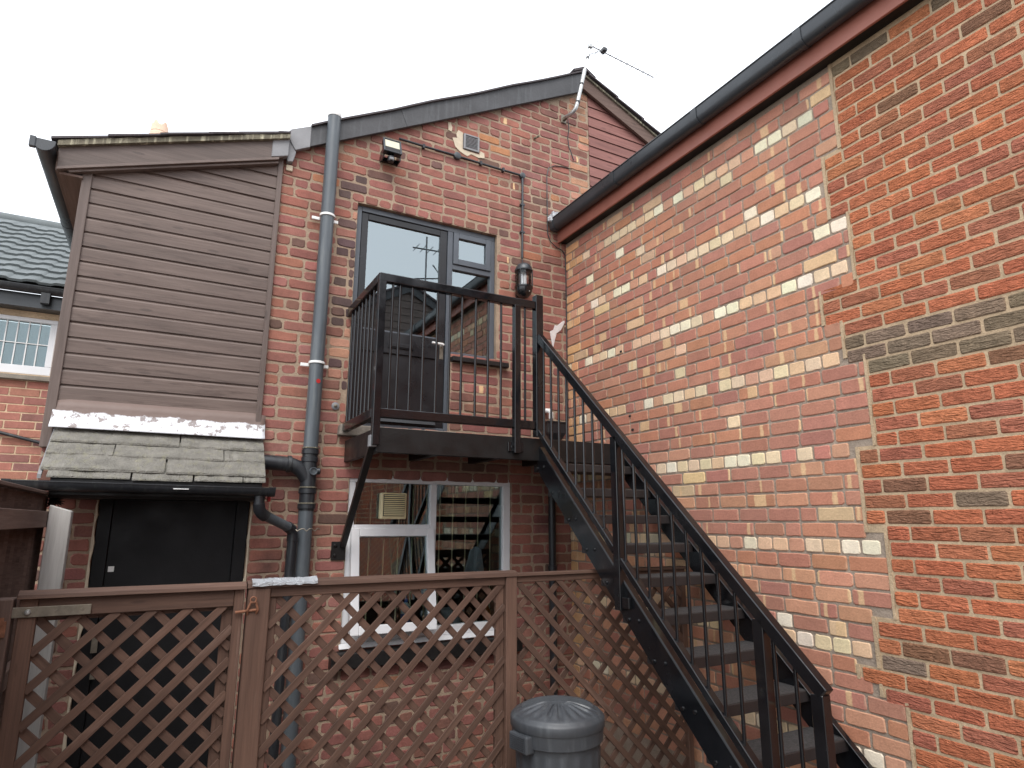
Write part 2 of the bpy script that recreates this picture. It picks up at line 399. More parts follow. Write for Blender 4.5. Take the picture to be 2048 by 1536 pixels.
def pick(table):
    t = random.uniform(0, sum(a for a, _ in table))
    for a, c in table:
        t -= a
        if t <= 0: return c
    return table[-1][1]

PZ = -0.46     # paving on the camera side of the trellis
GZ = -0.90      # yard level
# ================================================================== ground
g = obj('ground', MB().box((-60, -60, GZ-0.2), (60, 60, GZ)), 'ground'); g['kind'] = 'structure'
pv_ = obj('paving', MB().box((-9, -9.9, GZ-0.1), (0.003, -1.45, PZ)), 'ground'); pv_['kind'] = 'structure'

# ================================================================== rear building (plane y = 0)
RB = thing('rear_building', 'old red brick building with low gable, brown cladding and steel balcony door', 'building', (-1.5, 0, GZ))
OPEN = [(-2.178, -1.262, 2.29, 4.275), (-1.262, -0.800, 2.985, 4.275), (-2.117, -0.634, 0.595, 1.894), (-3.80, -2.846, GZ-1, 1.86)]
def gable(x): return 4.60+0.5485*(x+2.739) if x < 0.2 else 6.21-0.43*(x-0.2)
wm = MB(); YB0, YB1 = 0.005, 0.26
cells_x = sorted({-4.16, -2.83, 0.335} | {o[0] for o in OPEN} | {o[1] for o in OPEN})
for xa, xb in zip(cells_x[:-1], cells_x[1:]):
    top = 2.02 if xb <= -2.82 else 4.275
    zs = sorted({GZ-0.1, top} | {z for o in OPEN if o[0] <= xa+1e-4 and o[1] >= xb-1e-4 for z in (max(o[2], GZ-0.1), o[3])})
    for za, zb in zip(zs[:-1], zs[1:]):
        if zb-za < 1e-3: continue
        if any(o[0] <= xa+1e-4 and o[1] >= xb-1e-4 and o[2] <= za+1e-4 and o[3] >= zb-1e-4 for o in OPEN): continue
        wm.box((xa, YB0, za), (xb, YB1, zb))
wm.prism([(-2.83, 4.275), (0.335, 4.275), (0.335, 6.24), (0.24, 6.30), (-2.83, 4.62)], 'y', YB0, YB1)
wm.prism([(0.335, GZ), (3.6, GZ), (3.6, 4.80), (0.335, 6.20)], 'y', 0.03, YB1)
wallB = obj('wall', wm, 'mort_b', RB)

RED = [(5, lin(154, 98, 86)), (4, lin(146, 93, 83)), (3, lin(160, 102, 86)), (2.0, lin(138, 93, 80)), (0.6, lin(114, 84, 74)), (0.25, lin(172, 112, 86)), (1.2, lin(160, 106, 94)), (0.06, lin(184, 124, 88))]
def tone(t, k): return [(a, (c[0]*k[0], c[1]*k[1], c[2]*k[2], 1)) for a, c in t]
RED = tone(RED, (0.83, 0.91, 0.95))
pitch_b = 0.0895; bl = 0.2425; gap = 0.0135
def wav(x, z_): return 0.0035*math.sin(x*2.1+z_*1.7)+0.0025*math.sin(x*5.3-z_*4.1)
bk = []
k = 0; z = GZ-0.02
while z < 6.3:
    v0, v1 = z+gap/2, z+pitch_b-gap/2; zc = (v0+v1)/2
    header = (k % 6 == 4); step = bl/2 if header else bl
    u = -4.16 - (random.uniform(0.0, 0.02) + (step/2 if k % 2 else 0))
    while u < 0.335:
        st = step if (header or random.random() > 0.07) else bl/2
        a, b = max(u+gap/2, -4.16), min(u+st-gap/2, 0.335); u += st
        segs = [(a, b)]
        for o in OPEN:
            if o[2] < zc < o[3]:
                ns = []
                for s0, s1 in segs:
                    if s1 <= o[0] or s0 >= o[1]: ns.append((s0, s1)); continue
                    if s0 < o[0]: ns.append((s0, o[0]-0.001))
                    if s1 > o[1]: ns.append((o[1]+0.001, s1))
                segs = ns
        for s0, s1 in segs:
            if s1-s0 < 0.035: continue
            if zc > 2.0 and s0 < -2.83:
                if s1 < -2.78: continue
                s0 = -2.828
            if v0 > gable((s0+s1)/2)+0.03: continue
            if v1 > gable(s0)+0.10: continue
            c = jc(pick(RED))
            if s1 > 0.20 and zc > 3.3 and random.random() < 0.6: c = jc(lin(178, 130, 106))          # orange quoins by the boarded gable
            if -2.32 < (s0+s1)/2 < -2.18 and 2.3 < zc < 4.3 and random.random() < 0.5: c = jc(lin(172, 128, 108) if random.random() < 0.6 else lin(94, 74, 70))
            if -2.42 < s0 < -2.2 and 3.0 < zc < 4.6 and random.random() < 0.45: c = jc(lin(90, 72, 70))
            wz_ = wav((s0+s1)/2, zc)+random.uniform(-0.0015, 0.0015); bk.append((s0, s1, v0+wz_, v1+wz_+random.uniform(-0.002, 0.001), random.uniform(-0.0035, 0.0035), c, (random.uniform(0, .2), random.uniform(0.006, 0.02), 1 if random.random() < 0.015 else 0, 0)))
    z += pitch_b; k += 1
lay(bk, PB, 'brick_back', wallB, 300, jit=0.0042, cham=0.006, rnd=0.012, npts=3)

# dark rooms behind the openings
rm = MB()
for (x0, x1, z0, z1, dp) in ((-2.6, -0.4, 2.1, 4.6, 2.2), (-2.6, -0.3, 0.2, 2.05, 2.0)):
    t = 0.03
    rm.box((x0, YB1, z0-t), (x1, dp, z0)); rm.box((x0, YB1, z1), (x1, dp, z1+t)); rm.box((x0-t, YB1, z0), (x0, dp, z1)); rm.box((x1, YB1, z0), (x1+t, dp, z1)); rm.box((x0, dp, z0), (x1, dp+t, z1))
obj('room_lining', rm, 'dark', RB)

# --- upper door with side light
YF = 0.045                                     # face of the frames, set back in the reveal
fr = MB(); D0, D1 = YF, YF+0.07
fr.box((-2.176, D0, 2.29), (-2.128, D1, 4.272)); fr.box((-2.128, D0, 4.222), (-0.802, D1, 4.272))
fr.box((-1.300, D0, 2.29), (-1.248, D1, 4.222)); fr.box((-0.850, D0, 2.99), (-0.802, D1, 4.222))
fr.box((-1.248, D0, 3.845), (-0.850, D1, 3.895)); fr.box((-1.248, D0, 2.99), (-0.850, D1, 3.04)); fr.box((-2.128, D0, 2.29), (-1.300, D1, 2.325))
door = MB()
DL0, DL1 = YF+0.012, YF+0.055
for a, b in (((-2.124, 2.33), (-2.064, 4.218)), ((-1.374, 2.33), (-1.304, 4.218)), ((-2.064, 4.160), (-1.374, 4.218)), ((-2.064, 2.955), (-1.374, 3.145)), ((-2.064, 2.33), (-1.374, 2.42))):
    door.box((a[0], DL0, a[1]), (b[0], DL1, b[1]))
DO = obj('door', door, 'blackwood', RB, bevel=0.003); DO['label'] = 'glazed black door with solid lower panel'
obj('door_frame', fr, 'greyframe', DO, bevel=0.003)
obj('lower_panel', B((-2.066, DL0+0.016, 2.418), (-1.372, DL1-0.008, 2.957)), 'blackwood', DO)
obj('pane', B((-2.066, DL0+0.018, 3.143), (-1.372, DL0+0.028, 4.162)), 'glass', DO)
wb = MB(); wb.prism([(DL0-0.04, 2.345), (DL0, 2.345), (DL0, 2.412), (DL0-0.028, 2.372)], 'x', -2.05, -1.385); obj('weather_bar', wb, 'blackwood', DO, bevel=0.002)
lb = MB(); lb.box((-1.835, DL0-0.012, 3.005), (-1.600, DL0, 3.055)); lb.box((-1.82, DL0-0.018, 3.014), (-1.615, DL0-0.012, 3.046)); obj('letterbox', lb, 'blackwood', DO, bevel=0.003)
hd = MB(); hd.tube([(-1.335, DL0, 3.085), (-1.335, DL0-0.05, 3.085), (-1.35, DL0-0.055, 3.085), (-1.445, DL0-0.055, 3.090)], [0.011, 0.011, 0.012, 0.010], 10)
obj('handle', hd, 'white', DO, smooth=True)
obj('lock_plate', B((-1.352, DL0-0.004, 2.96), (-1.318, DL0, 3.12)), 'zinc', DO)
gl = MB(); gl.box((-2.06, DL0+0.006, 3.145), (-1.378, DL0+0.018, 3.158)); obj('glazing_bead', gl, 'greyframe', DO)
# side light: opening top sash, fixed pane below
SL = obj('side_light', B((-1.250, YF+0.030, 3.036), (-0.846, YF+0.04, 3.85)), 'glass', RB)
sash = MB(); S0 = YF-0.015
for a, b in (((-1.245, 3.897), (-1.192, 4.217)), ((-0.905, 3.897), (-0.853, 4.217)), ((-1.192, 4.165), (-0.905, 4.217)), ((-1.192, 3.897), (-0.905, 3.955))): sash.box((a[0], S0, a[1]), (b[0], S0+0.05, b[1]))
obj('top_sash', sash, 'greyframe', SL, bevel=0.004)
obj('pane', B((-1.194, S0+0.026, 3.953), (-0.903, S0+0.034, 4.167)), 'glass', SL)
stay = MB(); stay.box((-1.185, S0+0.040, 3.985), (-1.04, S0+0.046, 3.992))
for q in range(5): stay.box((-1.18+q*0.032, S0+0.040, 3.992), (-1.176+q*0.032, S0+0.046, 4.004))
obj('stay_bar', stay, 'steel', SL)
obj('sill', MB().prism([(-0.055, 2.935), (YF+0.07, 2.935), (YF+0.07, 2.988), (-0.052, 2.978)], 'x', -1.262, -0.69), 'steel_dull', SL, bevel=0.003)
st = MB(); st.prism([(-2.24, 2.195), (-1.22, 2.19), (-1.22, 2.288), (-1.7, 2.284), (-2.235, 2.286)], 'y', -0.075, 0.2); obj('door_step', st, 'stone', RB, bevel=0.012, seg=2)

# --- lower white window
WY = 0.02
WI = obj('window', MB().box((-2.115, WY, 1.832), (-0.636, WY+0.07, 1.892)).box((-2.115, WY, 0.60), (-2.058, WY+0.07, 1.832)).box((-0.708, WY, 0.60), (-0.636, WY+0.07, 1.832))
         .box((-2.058, WY, 0.60), (-0.708, WY+0.07, 0.675)).box((-1.412, WY, 0.675), (-1.352, WY+0.07, 1.832)).box((-2.058, WY, 1.440), (-1.412, WY+0.07, 1.495)), 'upvc', RB, bevel=0.006, seg=2)
WI['label'] = 'white plastic window with a tilted casement'
obj('pane', B((-2.06, WY+0.035, 1.493), (-1.41, WY+0.043, 1.834)), 'glass2', WI)
obj('pane', B((-1.354, WY+0.035, 0.673), (-0.706, WY+0.043, 1.834)), 'glass2', WI)
cs = MB(); ang = math.radians(9.5)
def hinge(x, dz, dy): return (x, WY-0.012-math.sin(ang)*dz+dy*math.cos(ang), 1.462-math.cos(ang)*dz-dy*math.sin(ang))
def cbox(mb, xa, xb, za, zb, ya, yb):
    vs = [hinge(x, zz, yy) for zz in (zb, za) for yy, x in ((ya, xa), (ya, xb), (yb, xb), (yb, xa))]
    mb.add(vs, BOXF)
for xa, xb, za, zb in ((-2.085, -2.020, 0, 0.80), (-1.452, -1.388, 0, 0.80), (-2.020, -1.452, 0, 0.065), (-2.020, -1.452, 0.732, 0.80)): cbox(cs, xa, xb, za, zb, -0.03, 0.03)
CA = obj('casement', cs, 'upvc', WI, bevel=0.005, seg=2)
pn = MB(); cbox(pn, -2.022, -1.450, 0.063, 0.734, 0.0, 0.008); obj('casement_pane', pn, 'glass2', WI)
sl_ = MB(); sl_.prism([(-0.02, 0.565), (0.10, 0.565), (0.10, 0.60), (0.0, 0.60)], 'x', -2.13, -0.62); obj('plastic_sill', sl_, 'upvc', WI, bevel=0.004)
obj('stone_sill', MB().prism([(-0.085, 0.43), (0.12, 0.43), (0.12, 0.563), (-0.08, 0.548)], 'x', -2.20, -0.56), 'steel_dull', WI, bevel=0.01, seg=2)
for i in range(11):
    x = -2.0+i*0.125
    obj('security_bar', MB().tube([(x, 0.20, 0.60), (x, 0.20, 1.89)], 0.006, 8), 'cream', WI, smooth=True)
cu = MB()
n = 26; vs = []
for i in range(n+1):
    x = -1.66+i*0.009; y = 0.34+0.022*math.sin(i*1.5)
    vs += [(x+0.08, y, 1.88), (x-0.04*(i/n), y, 0.62)]
cu.add(vs, [(2*i, 2*i+1, 2*i+3, 2*i+2) for i in range(n)])
obj('curtain', cu, 'curtain', WI, smooth=True)

# --- things seen in the window
ex = thing('extractor_fan', 'cream louvred extractor fan in the upper pane of the white window', 'fan', (-1.74, 0.02, 1.54))
obj('housing', MB().box((-1.853, WY-0.03, 1.538), (-1.630, WY+0.034, 1.752)), 'cream', ex, bevel=0.012, seg=2)
for i in range(11):
    zz = 1.568+i*0.0155
    obj('louvre', MB().prism([(WY-0.048, zz), (WY-0.036, zz+0.002), (WY-0.036, zz+0.009), (WY-0.042, zz+0.009)], 'x', -1.828, -1.655), 'cream', ex)
obj('grille_back', B((-1.832, WY-0.036, 1.562), (-1.651, WY-0.029, 1.738)), 'steel_dull', ex)
tw = MB(); vs = []; n = 12
for i in range(n+1):
    t = i/n; x0 = -0.86-0.06*t+0.02*math.sin(i*2.1); y0 = 0.16+0.018*math.sin(i*2.4)
    vs.append((-0.965+0.11*t+0.01*math.sin(i), y0, 1.30-0.05*abs(t-0.5)))
    vs.append((-1.03+0.21*t, y0+0.02*math.cos(i*1.7), 1.02+0.02*math.sin(i*1.3)))
tw.add(vs, [(2*i, 2*i+1, 2*i+3, 2*i+2) for i in range(n)])
tag(obj('tea_towel', tw, 'cloth', smooth=True), 'white cloth hanging inside the right pane of the window', 'cloth')
bo = thing('washing_up_bottle', 'white bottle with blue label standing behind the open casement', 'bottle', (-1.55, 0.16, 0.62))
obj('body', MB().lathe((-1.55, 0.16, 0.62), [(0.036, 0), (0.04, 0.01), (0.04, 0.19), (0.028, 0.22), (0.014, 0.24)], 20), 'white', bo, smooth=True)
obj('label', MB().lathe((-1.55, 0.16, 0.68), [(0.0405, 0), (0.0405, 0.09)], 20), 'blue', bo, smooth=True)
obj('cap', MB().lathe((-1.55, 0.16, 0.858), [(0.015, 0), (0.015, 0.03), (0.006, 0.035), (0.006, 0.055)], 14), 'blue', bo, smooth=True)
bl_ = thing('plastic_bowl', 'pale plastic bowl on the ledge behind the right window pane', 'bowl', (-1.12, 0.18, 0.62))
obj('bowl_body', MB().lathe((-1.12, 0.18, 0.62), [(0.06, 0), (0.09, 0.10), (0.11, 0.16), (0.106, 0.16), (0.086, 0.10), (0.05, 0.01)], 24), 'cloth', bl_, smooth=True)
obj('ledge', B((-2.1, 0.10, 0.585), (-0.65, 0.36, 0.618)), 'dark', WI)
og = thing('orange_bottle', 'small orange bottle in the lower right corner of the window', 'bottle', (-0.80, 0.15, 0.62))
obj('bottle_body', MB().lathe((-0.80, 0.15, 0.618), [(0.03, 0), (0.034, 0.02), (0.034, 0.13), (0.014, 0.17), (0.014, 0.2)], 16), 'orange', og, smooth=True)

# --- cladding on the left part
cl = MB().box((-4.16, 0.0, 1.98), (-2.832, 0.05, 4.70))
CB = obj('cladding_backing', B((-4.158, 0.0, 1.985), (-2.834, 0.04, 3.95)).prism([(-4.158, 3.95), (-2.834, 3.95), (-2.834, 4.5), (-4.158, 4.05)], 'y', 0.0, 0.04), 'fence_dk', RB)
def barge_lo(x): return 3.954+0.3482*(x+4.31)
bp_ = 0.1115; z = 2.347+EYE - 17*bp_
for i in range(24):
    z0 = z+i*bp_
    if z0 > 4.5: break
    xl = -4.118
    if z0+0.02 > barge_lo(xl)+0.10: xl = min(-2.9, -4.31+(z0-0.08-3.954)/0.3482)
    dd = random.uniform(-0.002, 0.002)
    sec = [(0.0, z0), (-0.021+dd, z0+0.001), (-0.022+dd, z0+0.086), (-0.017+dd, z0+0.097), (-0.008, z0+0.1035), (-0.007, z0+bp_+0.004), (0.0, z0+bp_+0.004)]
    if i < 3: pass
    mb = MB(); n_ = len(sec); o = random.uniform(0, 60)
    xs = [xl, -2.862]
    vs = [(x, q[0], q[1]) for x in xs for q in sec]
    mb.add(vs, [tuple(range(n_)), tuple(range(2*n_-1, n_-1, -1))]+[(k_, n_+k_, n_+(k_+1) % n_, (k_+1) % n_) for k_ in range(n_)], [(v[0]+o, v[1]+o, v[2]+o*0.37) for v in vs])
    obj('cladding_board', mb, 'clad', CB)
obj('corner_trim', B((-4.172, -0.036, 1.995), (-4.112, 0.05, 4.05)), 'trim', CB, bevel=0.003)
obj('corner_trim', B((-2.866, -0.034, 2.14), (-2.826, 0.02, 4.50)), 'trim', CB, bevel=0.003)
obj('side_wall', MB().prism([(0.051, GZ), (6.0, GZ), (6.0, 4.1), (0.051, 4.1)], 'x', -4.156, -4.05), 'clad', RB)
# left verge: bargeboard, moulding, slates, mortar, roof, gutter
obj('bargeboard', MB().prism([(-4.315, 3.955), (-2.835, 4.470), (-2.835, 4.635), (-4.325, 4.110)], 'y', -0.085, -0.06), 'trim', RB, bevel=0.002)
md = MB(); md.prism([(-4.318, 3.930), (-2.87, 4.434), (-2.87, 4.456), (-4.316, 3.952)], 'y', -0.097, -0.045); md.prism([(-4.24, 3.938), (-2.87, 4.411), (-2.87, 4.430), (-4.26, 3.952)], 'y', -0.075, -0.03)
obj('barge_moulding', md, 'trim', RB, bevel=0.002)
obj('barge_end_patch', MB().prism([(-2.93, 4.445), (-2.80, 4.49), (-2.80, 4.66), (-2.93, 4.60)], 'y', -0.092, -0.03), 'lead', RB, bevel=0.004)
obj('verge_lead', MB().prism([(-2.80, 4.46), (-2.755, 4.47), (-2.735, 4.56), (-2.80, 4.70), (-2.83, 4.66)], 'y', -0.055, 0.0), 'lead', RB, bevel=0.004)
obj('verge_filler', B((-2.80, -0.02, 4.40), (-2.748, 0.0, 4.452)), 'beige', RB, bevel=0.004)
mo = MB(); top = []; 
for i in range(23):
    x = -4.33+i*1.53/22; zb = 4.112+0.352*(x+4.325); top.append((x, zb+0.030+random.uniform(-0.006, 0.006)))
mo.prism([(-4.33, 4.100), (-2.80, 4.640)]+top[::-1], 'y', -0.118, 0.0); obj('verge_mortar', mo, 'moss', RB)
x = -4.37
while x < -2.82:
    L = random.uniform(0.20, 0.34); x1 = min(x+L+0.04, -2.80); zz = 4.112+0.352*(x+4.325)+0.034; z1 = 4.112+0.352*(x1+4.325)+0.034
    t = 0.012+random.uniform(0, 0.006)
    obj('verge_slate', MB().prism([(x, zz+0.006), (x1, z1), (x1, z1+t), (x, zz+t+0.008)], 'y', -0.135+random.uniform(-0.012, 0.012), 0.12), 'roofslate', RB)
    x += L
obj('lean_to_roof', MB().prism([(-4.37, 4.115), (-2.70, 4.703), (-2.70, 4.74), (-4.37, 4.15)], 'y', 0.10, 5.5), 'roofslate', RB)
obj('eave_fascia', MB().box((-4.33, -0.06, 3.94), (-4.305, 5.5, 4.10)).box((-4.305, -0.055, 3.92), (-4.165, 5.5, 3.938)), 'fence_dk', RB)
# main verge
pts_t = []
for i in range(17):
    x = -2.63+i*(0.235+2.63)/16; pts_t.append((x, 4.835+0.567*(x+2.63)+0.005*math.sin(i*1.3)+random.uniform(-0.002, 0.002)))
obj('main_bargeboard', MB().prism([(-2.63, 4.647), (0.200, 6.205)]+[(0.235, 6.45)]+pts_t[::-1][1:], 'y', -0.060, -0.025), 'felt', RB, bevel=0.003)
obj('barge_joint', MB().prism([(-1.78, 5.115), (-1.765, 5.123), (-1.83, 5.285), (-1.845, 5.275)], 'y', -0.064, -0.055), 'felt', RB)
obj('barge_lead_end', MB().prism([(-2.745, 4.575), (-2.628, 4.640), (-2.628, 4.842), (-2.79, 4.760), (-2.83, 4.70), (-2.80, 4.66)], 'y', -0.066, -0.024), 'lead', RB, bevel=0.004)
obj('main_coping', MB().prism([(q[0], q[1]-0.004) for q in pts_t]+[(q[0]-0.004, q[1]+0.012) for q in pts_t[::-1]], 'y', -0.085, 0.3), 'roofslate', RB)
obj('roof_left', MB().prism([(-2.72, 4.775), (0.25, 6.455), (0.25, 6.49), (-2.72, 4.81)], 'y', 0.0, 6.0), 'roofslate', RB)
obj('roof_right', MB().prism([(0.25, 6.455), (3.7, 4.97), (3.7, 5.01), (0.25, 6.495)], 'y', 0.0, 6.0), 'roofslate', RB)
obj('ridge_tile', MB().prism([(0.12, 6.43), (0.25, 6.505), (0.40, 6.44), (0.41, 6.46), (0.26, 6.545), (0.10, 6.455)], 'y', -0.075, 0.45), 'roofslate', RB, bevel=0.004)
obj('right_bargeboard', MB().prism([(0.24, 6.27), (3.6, 4.83), (3.6, 4.98), (0.28, 6.42), (0.235, 6.44)], 'y', -0.05, -0.02), 'fence_dk', RB)
obj('right_verge_mortar', MB().prism([(0.27, 6.415), (3.6, 4.978), (3.6, 5.0), (0.27, 6.438)], 'y', -0.07, 0.0), 'moss', RB)
x = 0.30
while x < 3.4:
    zz = 6.447-0.4305*(x-0.27); x1 = x+0.40; z1 = 6.447-0.4305*(x1-0.27)
    obj('verge_slate', MB().prism([(x, zz), (x1, z1+0.016), (x1, z1+0.036), (x, zz+0.014)], 'y', -0.10, 0.14), 'roofslate', RB); x += 0.37
# red gable boards
i = 0; z = 3.4
while z < 6.25:
    xr = 0.24+(6.30-z)/0.4286; xl = 0.338
    if xr > xl+0.05:
        sec = [(0.028, z), (-0.004, z+0.001), (0.006, z+0.118), (0.028, z+0.122)]; o = random.uniform(0, 60); mb = MB()
        vs = [(x, q[0], q[1]) for x in (xl, min(xr, 3.5)) for q in sec]
        mb.add(vs, [(0, 1, 2, 3), (7, 6, 5, 4)]+[(a, 4+a, 4+(a+1) % 4, (a+1) % 4) for a in range(4)], [(v[0]+o, v[1]+o, v[2]+o*0.4) for v in vs]); obj('gable_board', mb, 'redboard', RB)
    z += 0.123

# --- lower black door under the canopy
LD = obj('cellar_door', MB().box((-3.798, 0.03, GZ), (-3.715, 0.10, 1.85)).box((-2.935, 0.03, GZ), (-2.848, 0.10, 1.85)).box((-3.715, 0.03, 1.77), (-2.935, 0.10, 1.85)), 'blackmatt', RB, bevel=0.004)
obj('door_leaf', B((-3.714, 0.055, GZ+0.01), (-2.936, 0.095, 1.769)), 'blackmatt', LD, bevel=0.002)
obj('light_blocker', B((-3.82, 0.101, GZ), (-2.83, 0.12, 1.9)), 'dark', LD)  # added dark sheet, keeps sky light from leaking through the door gaps
LD['label'] = 'plain black door below the slate canopy'
for sgn, xx in ((1, -3.802), (-1, -2.844)):
    ptsl = []; zz = GZ
    while zz < 1.72: ptsl.append((xx+sgn*random.uniform(-0.004, 0.010), zz)); zz += 0.06
    pl = MB(); pl.prism([(xx-sgn*0.012, GZ), (xx-sgn*0.012, 1.62)]+ptsl[::-1] if sgn > 0 else [(xx-sgn*0.012, GZ)]+ptsl+[(xx-sgn*0.012, 1.62)], 'y', -0.006, 0.03)
    obj('plaster_edge', pl, 'beige', LD)
obj('sticker', B((-3.70, 0.050, 1.185), (-3.665, 0.055, 1.22)), 'white', LD)
obj('hasp', MB().box((-3.735, 0.015, 0.68), (-3.700, 0.032, 0.80)).box((-3.72, 0.012, 0.52), (-3.69, 0.03, 0.55)), 'zinc', LD)

# ================================================================== slate canopy over the lower door
CN = thing('door_canopy', 'small mossy stone slate canopy over the black lower door', 'canopy', (-3.45, 0, 1.75))
def cz(y): return 2.13+(y*0.92)             # roof plane
def slate(xa, xb, ya, yb, lift, th=0.016):
    """ya nearer the wall, yb lower edge"""
    n = 9; vs, fs = [], []
    for i in range(n+1):
        x = xa+(xb-xa)*i/n; j = random.uniform(-0.007, 0.005); k2 = random.uniform(-0.004, 0.004)
        for y, dz, yy in ((ya, 0, 0), (yb, 0, j)):
            zt = cz(y)+lift*(1 if y == yb else 0.3)
            vs.append((x, y+yy, zt+th+k2*(1 if y == yb else 0))); vs.append((x, y+yy, zt))
    for i in range(n):
        a = i*4; b = a+4
        fs += [(a, a+2, b+2, b), (a+1, b+1, b+3, a+3), (a+2, a+3, b+3, b+2), (a, b, b+1, a+1)]
    fs += [(0, 1, 3, 2), (n*4, n*4+2, n*4+3, n*4+1)]
    obj('slate', MB().add(vs, fs), 'slate', CN, bevel=0.003)
slate(-4.10, -3.36, -0.03, -0.155, 0.034, 0.018); slate(-3.352, -2.80, -0.03, -0.158, 0.034, 0.018)
slate(-4.10, -3.74, -0.10, -0.245, 0.026); slate(-3.735, -3.075, -0.10, -0.25, 0.028, 0.018); slate(-3.07, -2.80, -0.10, -0.248, 0.026)
slate(-4.10, -3.43, -0.18, -0.352, 0.020, 0.02); slate(-3.42, -2.80, -0.18, -0.358, 0.022, 0.018)
slate(-4.06, -3.62, -0.25, -0.382, 0.0, 0.014); slate(-3.61, -3.26, -0.25, -0.388, 0.0, 0.012); slate(-3.25, -2.95, -0.25, -0.382, 0.0, 0.014); slate(-2.945, -2.80, -0.25, -0.380, 0.0, 0.014)
fl = MB(); n = 30; vs, fs = [], []
for i in range(n+1):
    t = i/n; x = -4.13+1.335*t; wz = 0.006*math.sin(i*1.3)+random.uniform(-0.004, 0.004)
    e = 0.05*max(0, 1-min(t, 1-t)*16)
    for y, zz in ((-0.026, 2.325-e*0.3), (-0.031, 2.27), (-0.040+random.uniform(-0.004, 0.004), 2.225+wz), (-0.052, 2.185+wz*0.5), (-0.092, 2.136), (-0.096, 2.124)): vs.append((x, y, zz))
for i in range(n):
    for k in range(5): fs.append((i*6+k, i*6+k+1, i*6+7+k, i*6+6+k))
FL = obj('flashing', MB().add(vs, fs), 'flash', CN, smooth=True); sm = FL.modifiers.new('solid', 'SOLIDIFY'); sm.thickness = 0.003
obj('canopy_frame', MB().prism([(-0.0, 2.10), (-0.36, 1.775), (-0.36, 1.68), (-0.335, 1.66), (0.0, 1.66)], 'x', -4.04, -2.82), 'steel_dull', CN)
obj('verge_strip', MB().prism([(0.0, 2.145), (-0.37, 1.80), (-0.37, 1.775), (0.0, 2.10)], 'x', -4.108, -4.088), 'lead', CN)
gt = thing('canopy_gutter', 'black half round gutter along the front of the slate canopy', 'gutter', (-3.5, -0.42, 1.70))
GC = obj('channel', MB().channel((-4.245, -0.425, 1.752), (-2.748, -0.425, 1.740), 0.052), 'bpipe', gt, smooth=True)
for x in (-4.235, -3.62, -2.765):
    obj('collar', MB().channel((x-0.022, -0.425, 1.755-0.008*(x+4.245)), (x+0.022, -0.425, 1.755-0.008*(x+4.245)), 0.057), 'bpipe', gt, smooth=True)
obj('paint_chip', B((-3.37, -0.482, 1.722), (-3.28, -0.476, 1.727)), 'white', gt)
dp = thing('canopy_downpipe', 'black and grey pipe running from the canopy gutter down beside the grey stack', 'pipe', (-2.55, -0.12, GZ))
obj('outlet', MB().lathe((-2.835, -0.40, 1.63), [(0.036, 0), (0.036, 0.055), (0.042, 0.055), (0.042, 0.075), (0.036, 0.08)], 18), 'bpipe', dp, smooth=True)
obj('elbow', MB().tube([(-2.835, -0.40, 1.64), (-2.83, -0.395, 1.60), (-2.81, -0.37, 1.575), (-2.78, -0.345, 1.555)], 0.040, 16), 'bpipe', dp, smooth=True)
obj('sloping_pipe', MB().tube([(-2.80, -0.36, 1.568), (-2.575, -0.165, 1.470)], 0.034, 16), 'gpipe', dp, smooth=True)
obj('lower_elbow', MB().tube([(-2.60, -0.185, 1.482), (-2.565, -0.155, 1.460), (-2.553, -0.145, 1.43), (-2.553, -0.145, 1.38)], 0.040, 16), 'bpipe', dp, smooth=True)
obj('vertical_pipe', MB().tube([(-2.553, -0.145, 1.42), (-2.585, -0.14, GZ)], 0.034, 16), 'bpipe', dp, smooth=True)
obj('wire_tie', MB().tube([(-2.57+0.21*t/10, -0.17-0.03*math.sin(t/10*PI), 1.46+0.012*math.sin(t*2.2)) for t in range(11)], 0.004, 6), 'zinc', dp, smooth=True)
tag(obj('red_clip', B((-2.775, -0.36, 1.655), (-2.755, -0.32, 1.69)), 'red', bevel=0.003), 'tiny red tab beneath the right end of the canopy gutter', 'clip')

# ================================================================== grey soil stack
SS = thing('soil_stack', 'tall grey soil pipe with white cap rising past the eaves', 'pipe', (-2.45, -0.09, GZ))
def px(z): return -2.455+0.006*(z-2.5)/2.5
obj('pipe', MB().tube([(px(GZ), -0.09, GZ), (px(1.6), -0.09, 1.62)], 0.055, 24), 'gpipe', SS, smooth=True)
obj('pipe', MB().tube([(px(2.0), -0.09, 2.04), (px(4.99), -0.09, 4.985)], 0.055, 24), 'gpipe', SS, smooth=True)
obj('branch_body', MB().tube([(px(1.6), -0.09, 1.60), (px(2.0), -0.09, 2.06)], 0.058, 24), 'bpipe', SS, smooth=True)
obj('branch', MB().tube([(-2.80, -0.09, 1.955), (-2.60, -0.09, 1.945), (-2.545, -0.09, 1.925), (-2.50, -0.09, 1.885), (-2.47, -0.09, 1.84)], 0.055, 24), 'bpipe', SS, smooth=True)
for c0, c1, zz in ((-2.62, 0, 0), ):
    obj('branch_collar', MB().lathe((-2.625, -0.09, 1.947), [(0.055, 0), (0.064, 0.003), (0.064, 0.03), (0.055, 0.034)], 24, Vector((1, 0, -0.05))), 'bpipe', SS, smooth=True)
for zz, rr in ((2.045, 0.066), (1.985, 0.064), (1.745, 0.066), (1.63, 0.066)):
    obj('collar', MB().lathe((px(zz), -0.09, zz-0.02), [(0.057, 0), (rr, 0.004), (rr, 0.036), (0.057, 0.04)], 24), 'bpipe', SS, smooth=True)
for zz in (1.768, 1.648, 2.07):
    obj('collar_seal', MB().lathe((px(zz), -0.09, zz), [(0.058, 0), (0.0665, 0.002), (0.0665, 0.008), (0.058, 0.010)], 24), 'moss', SS, smooth=True)
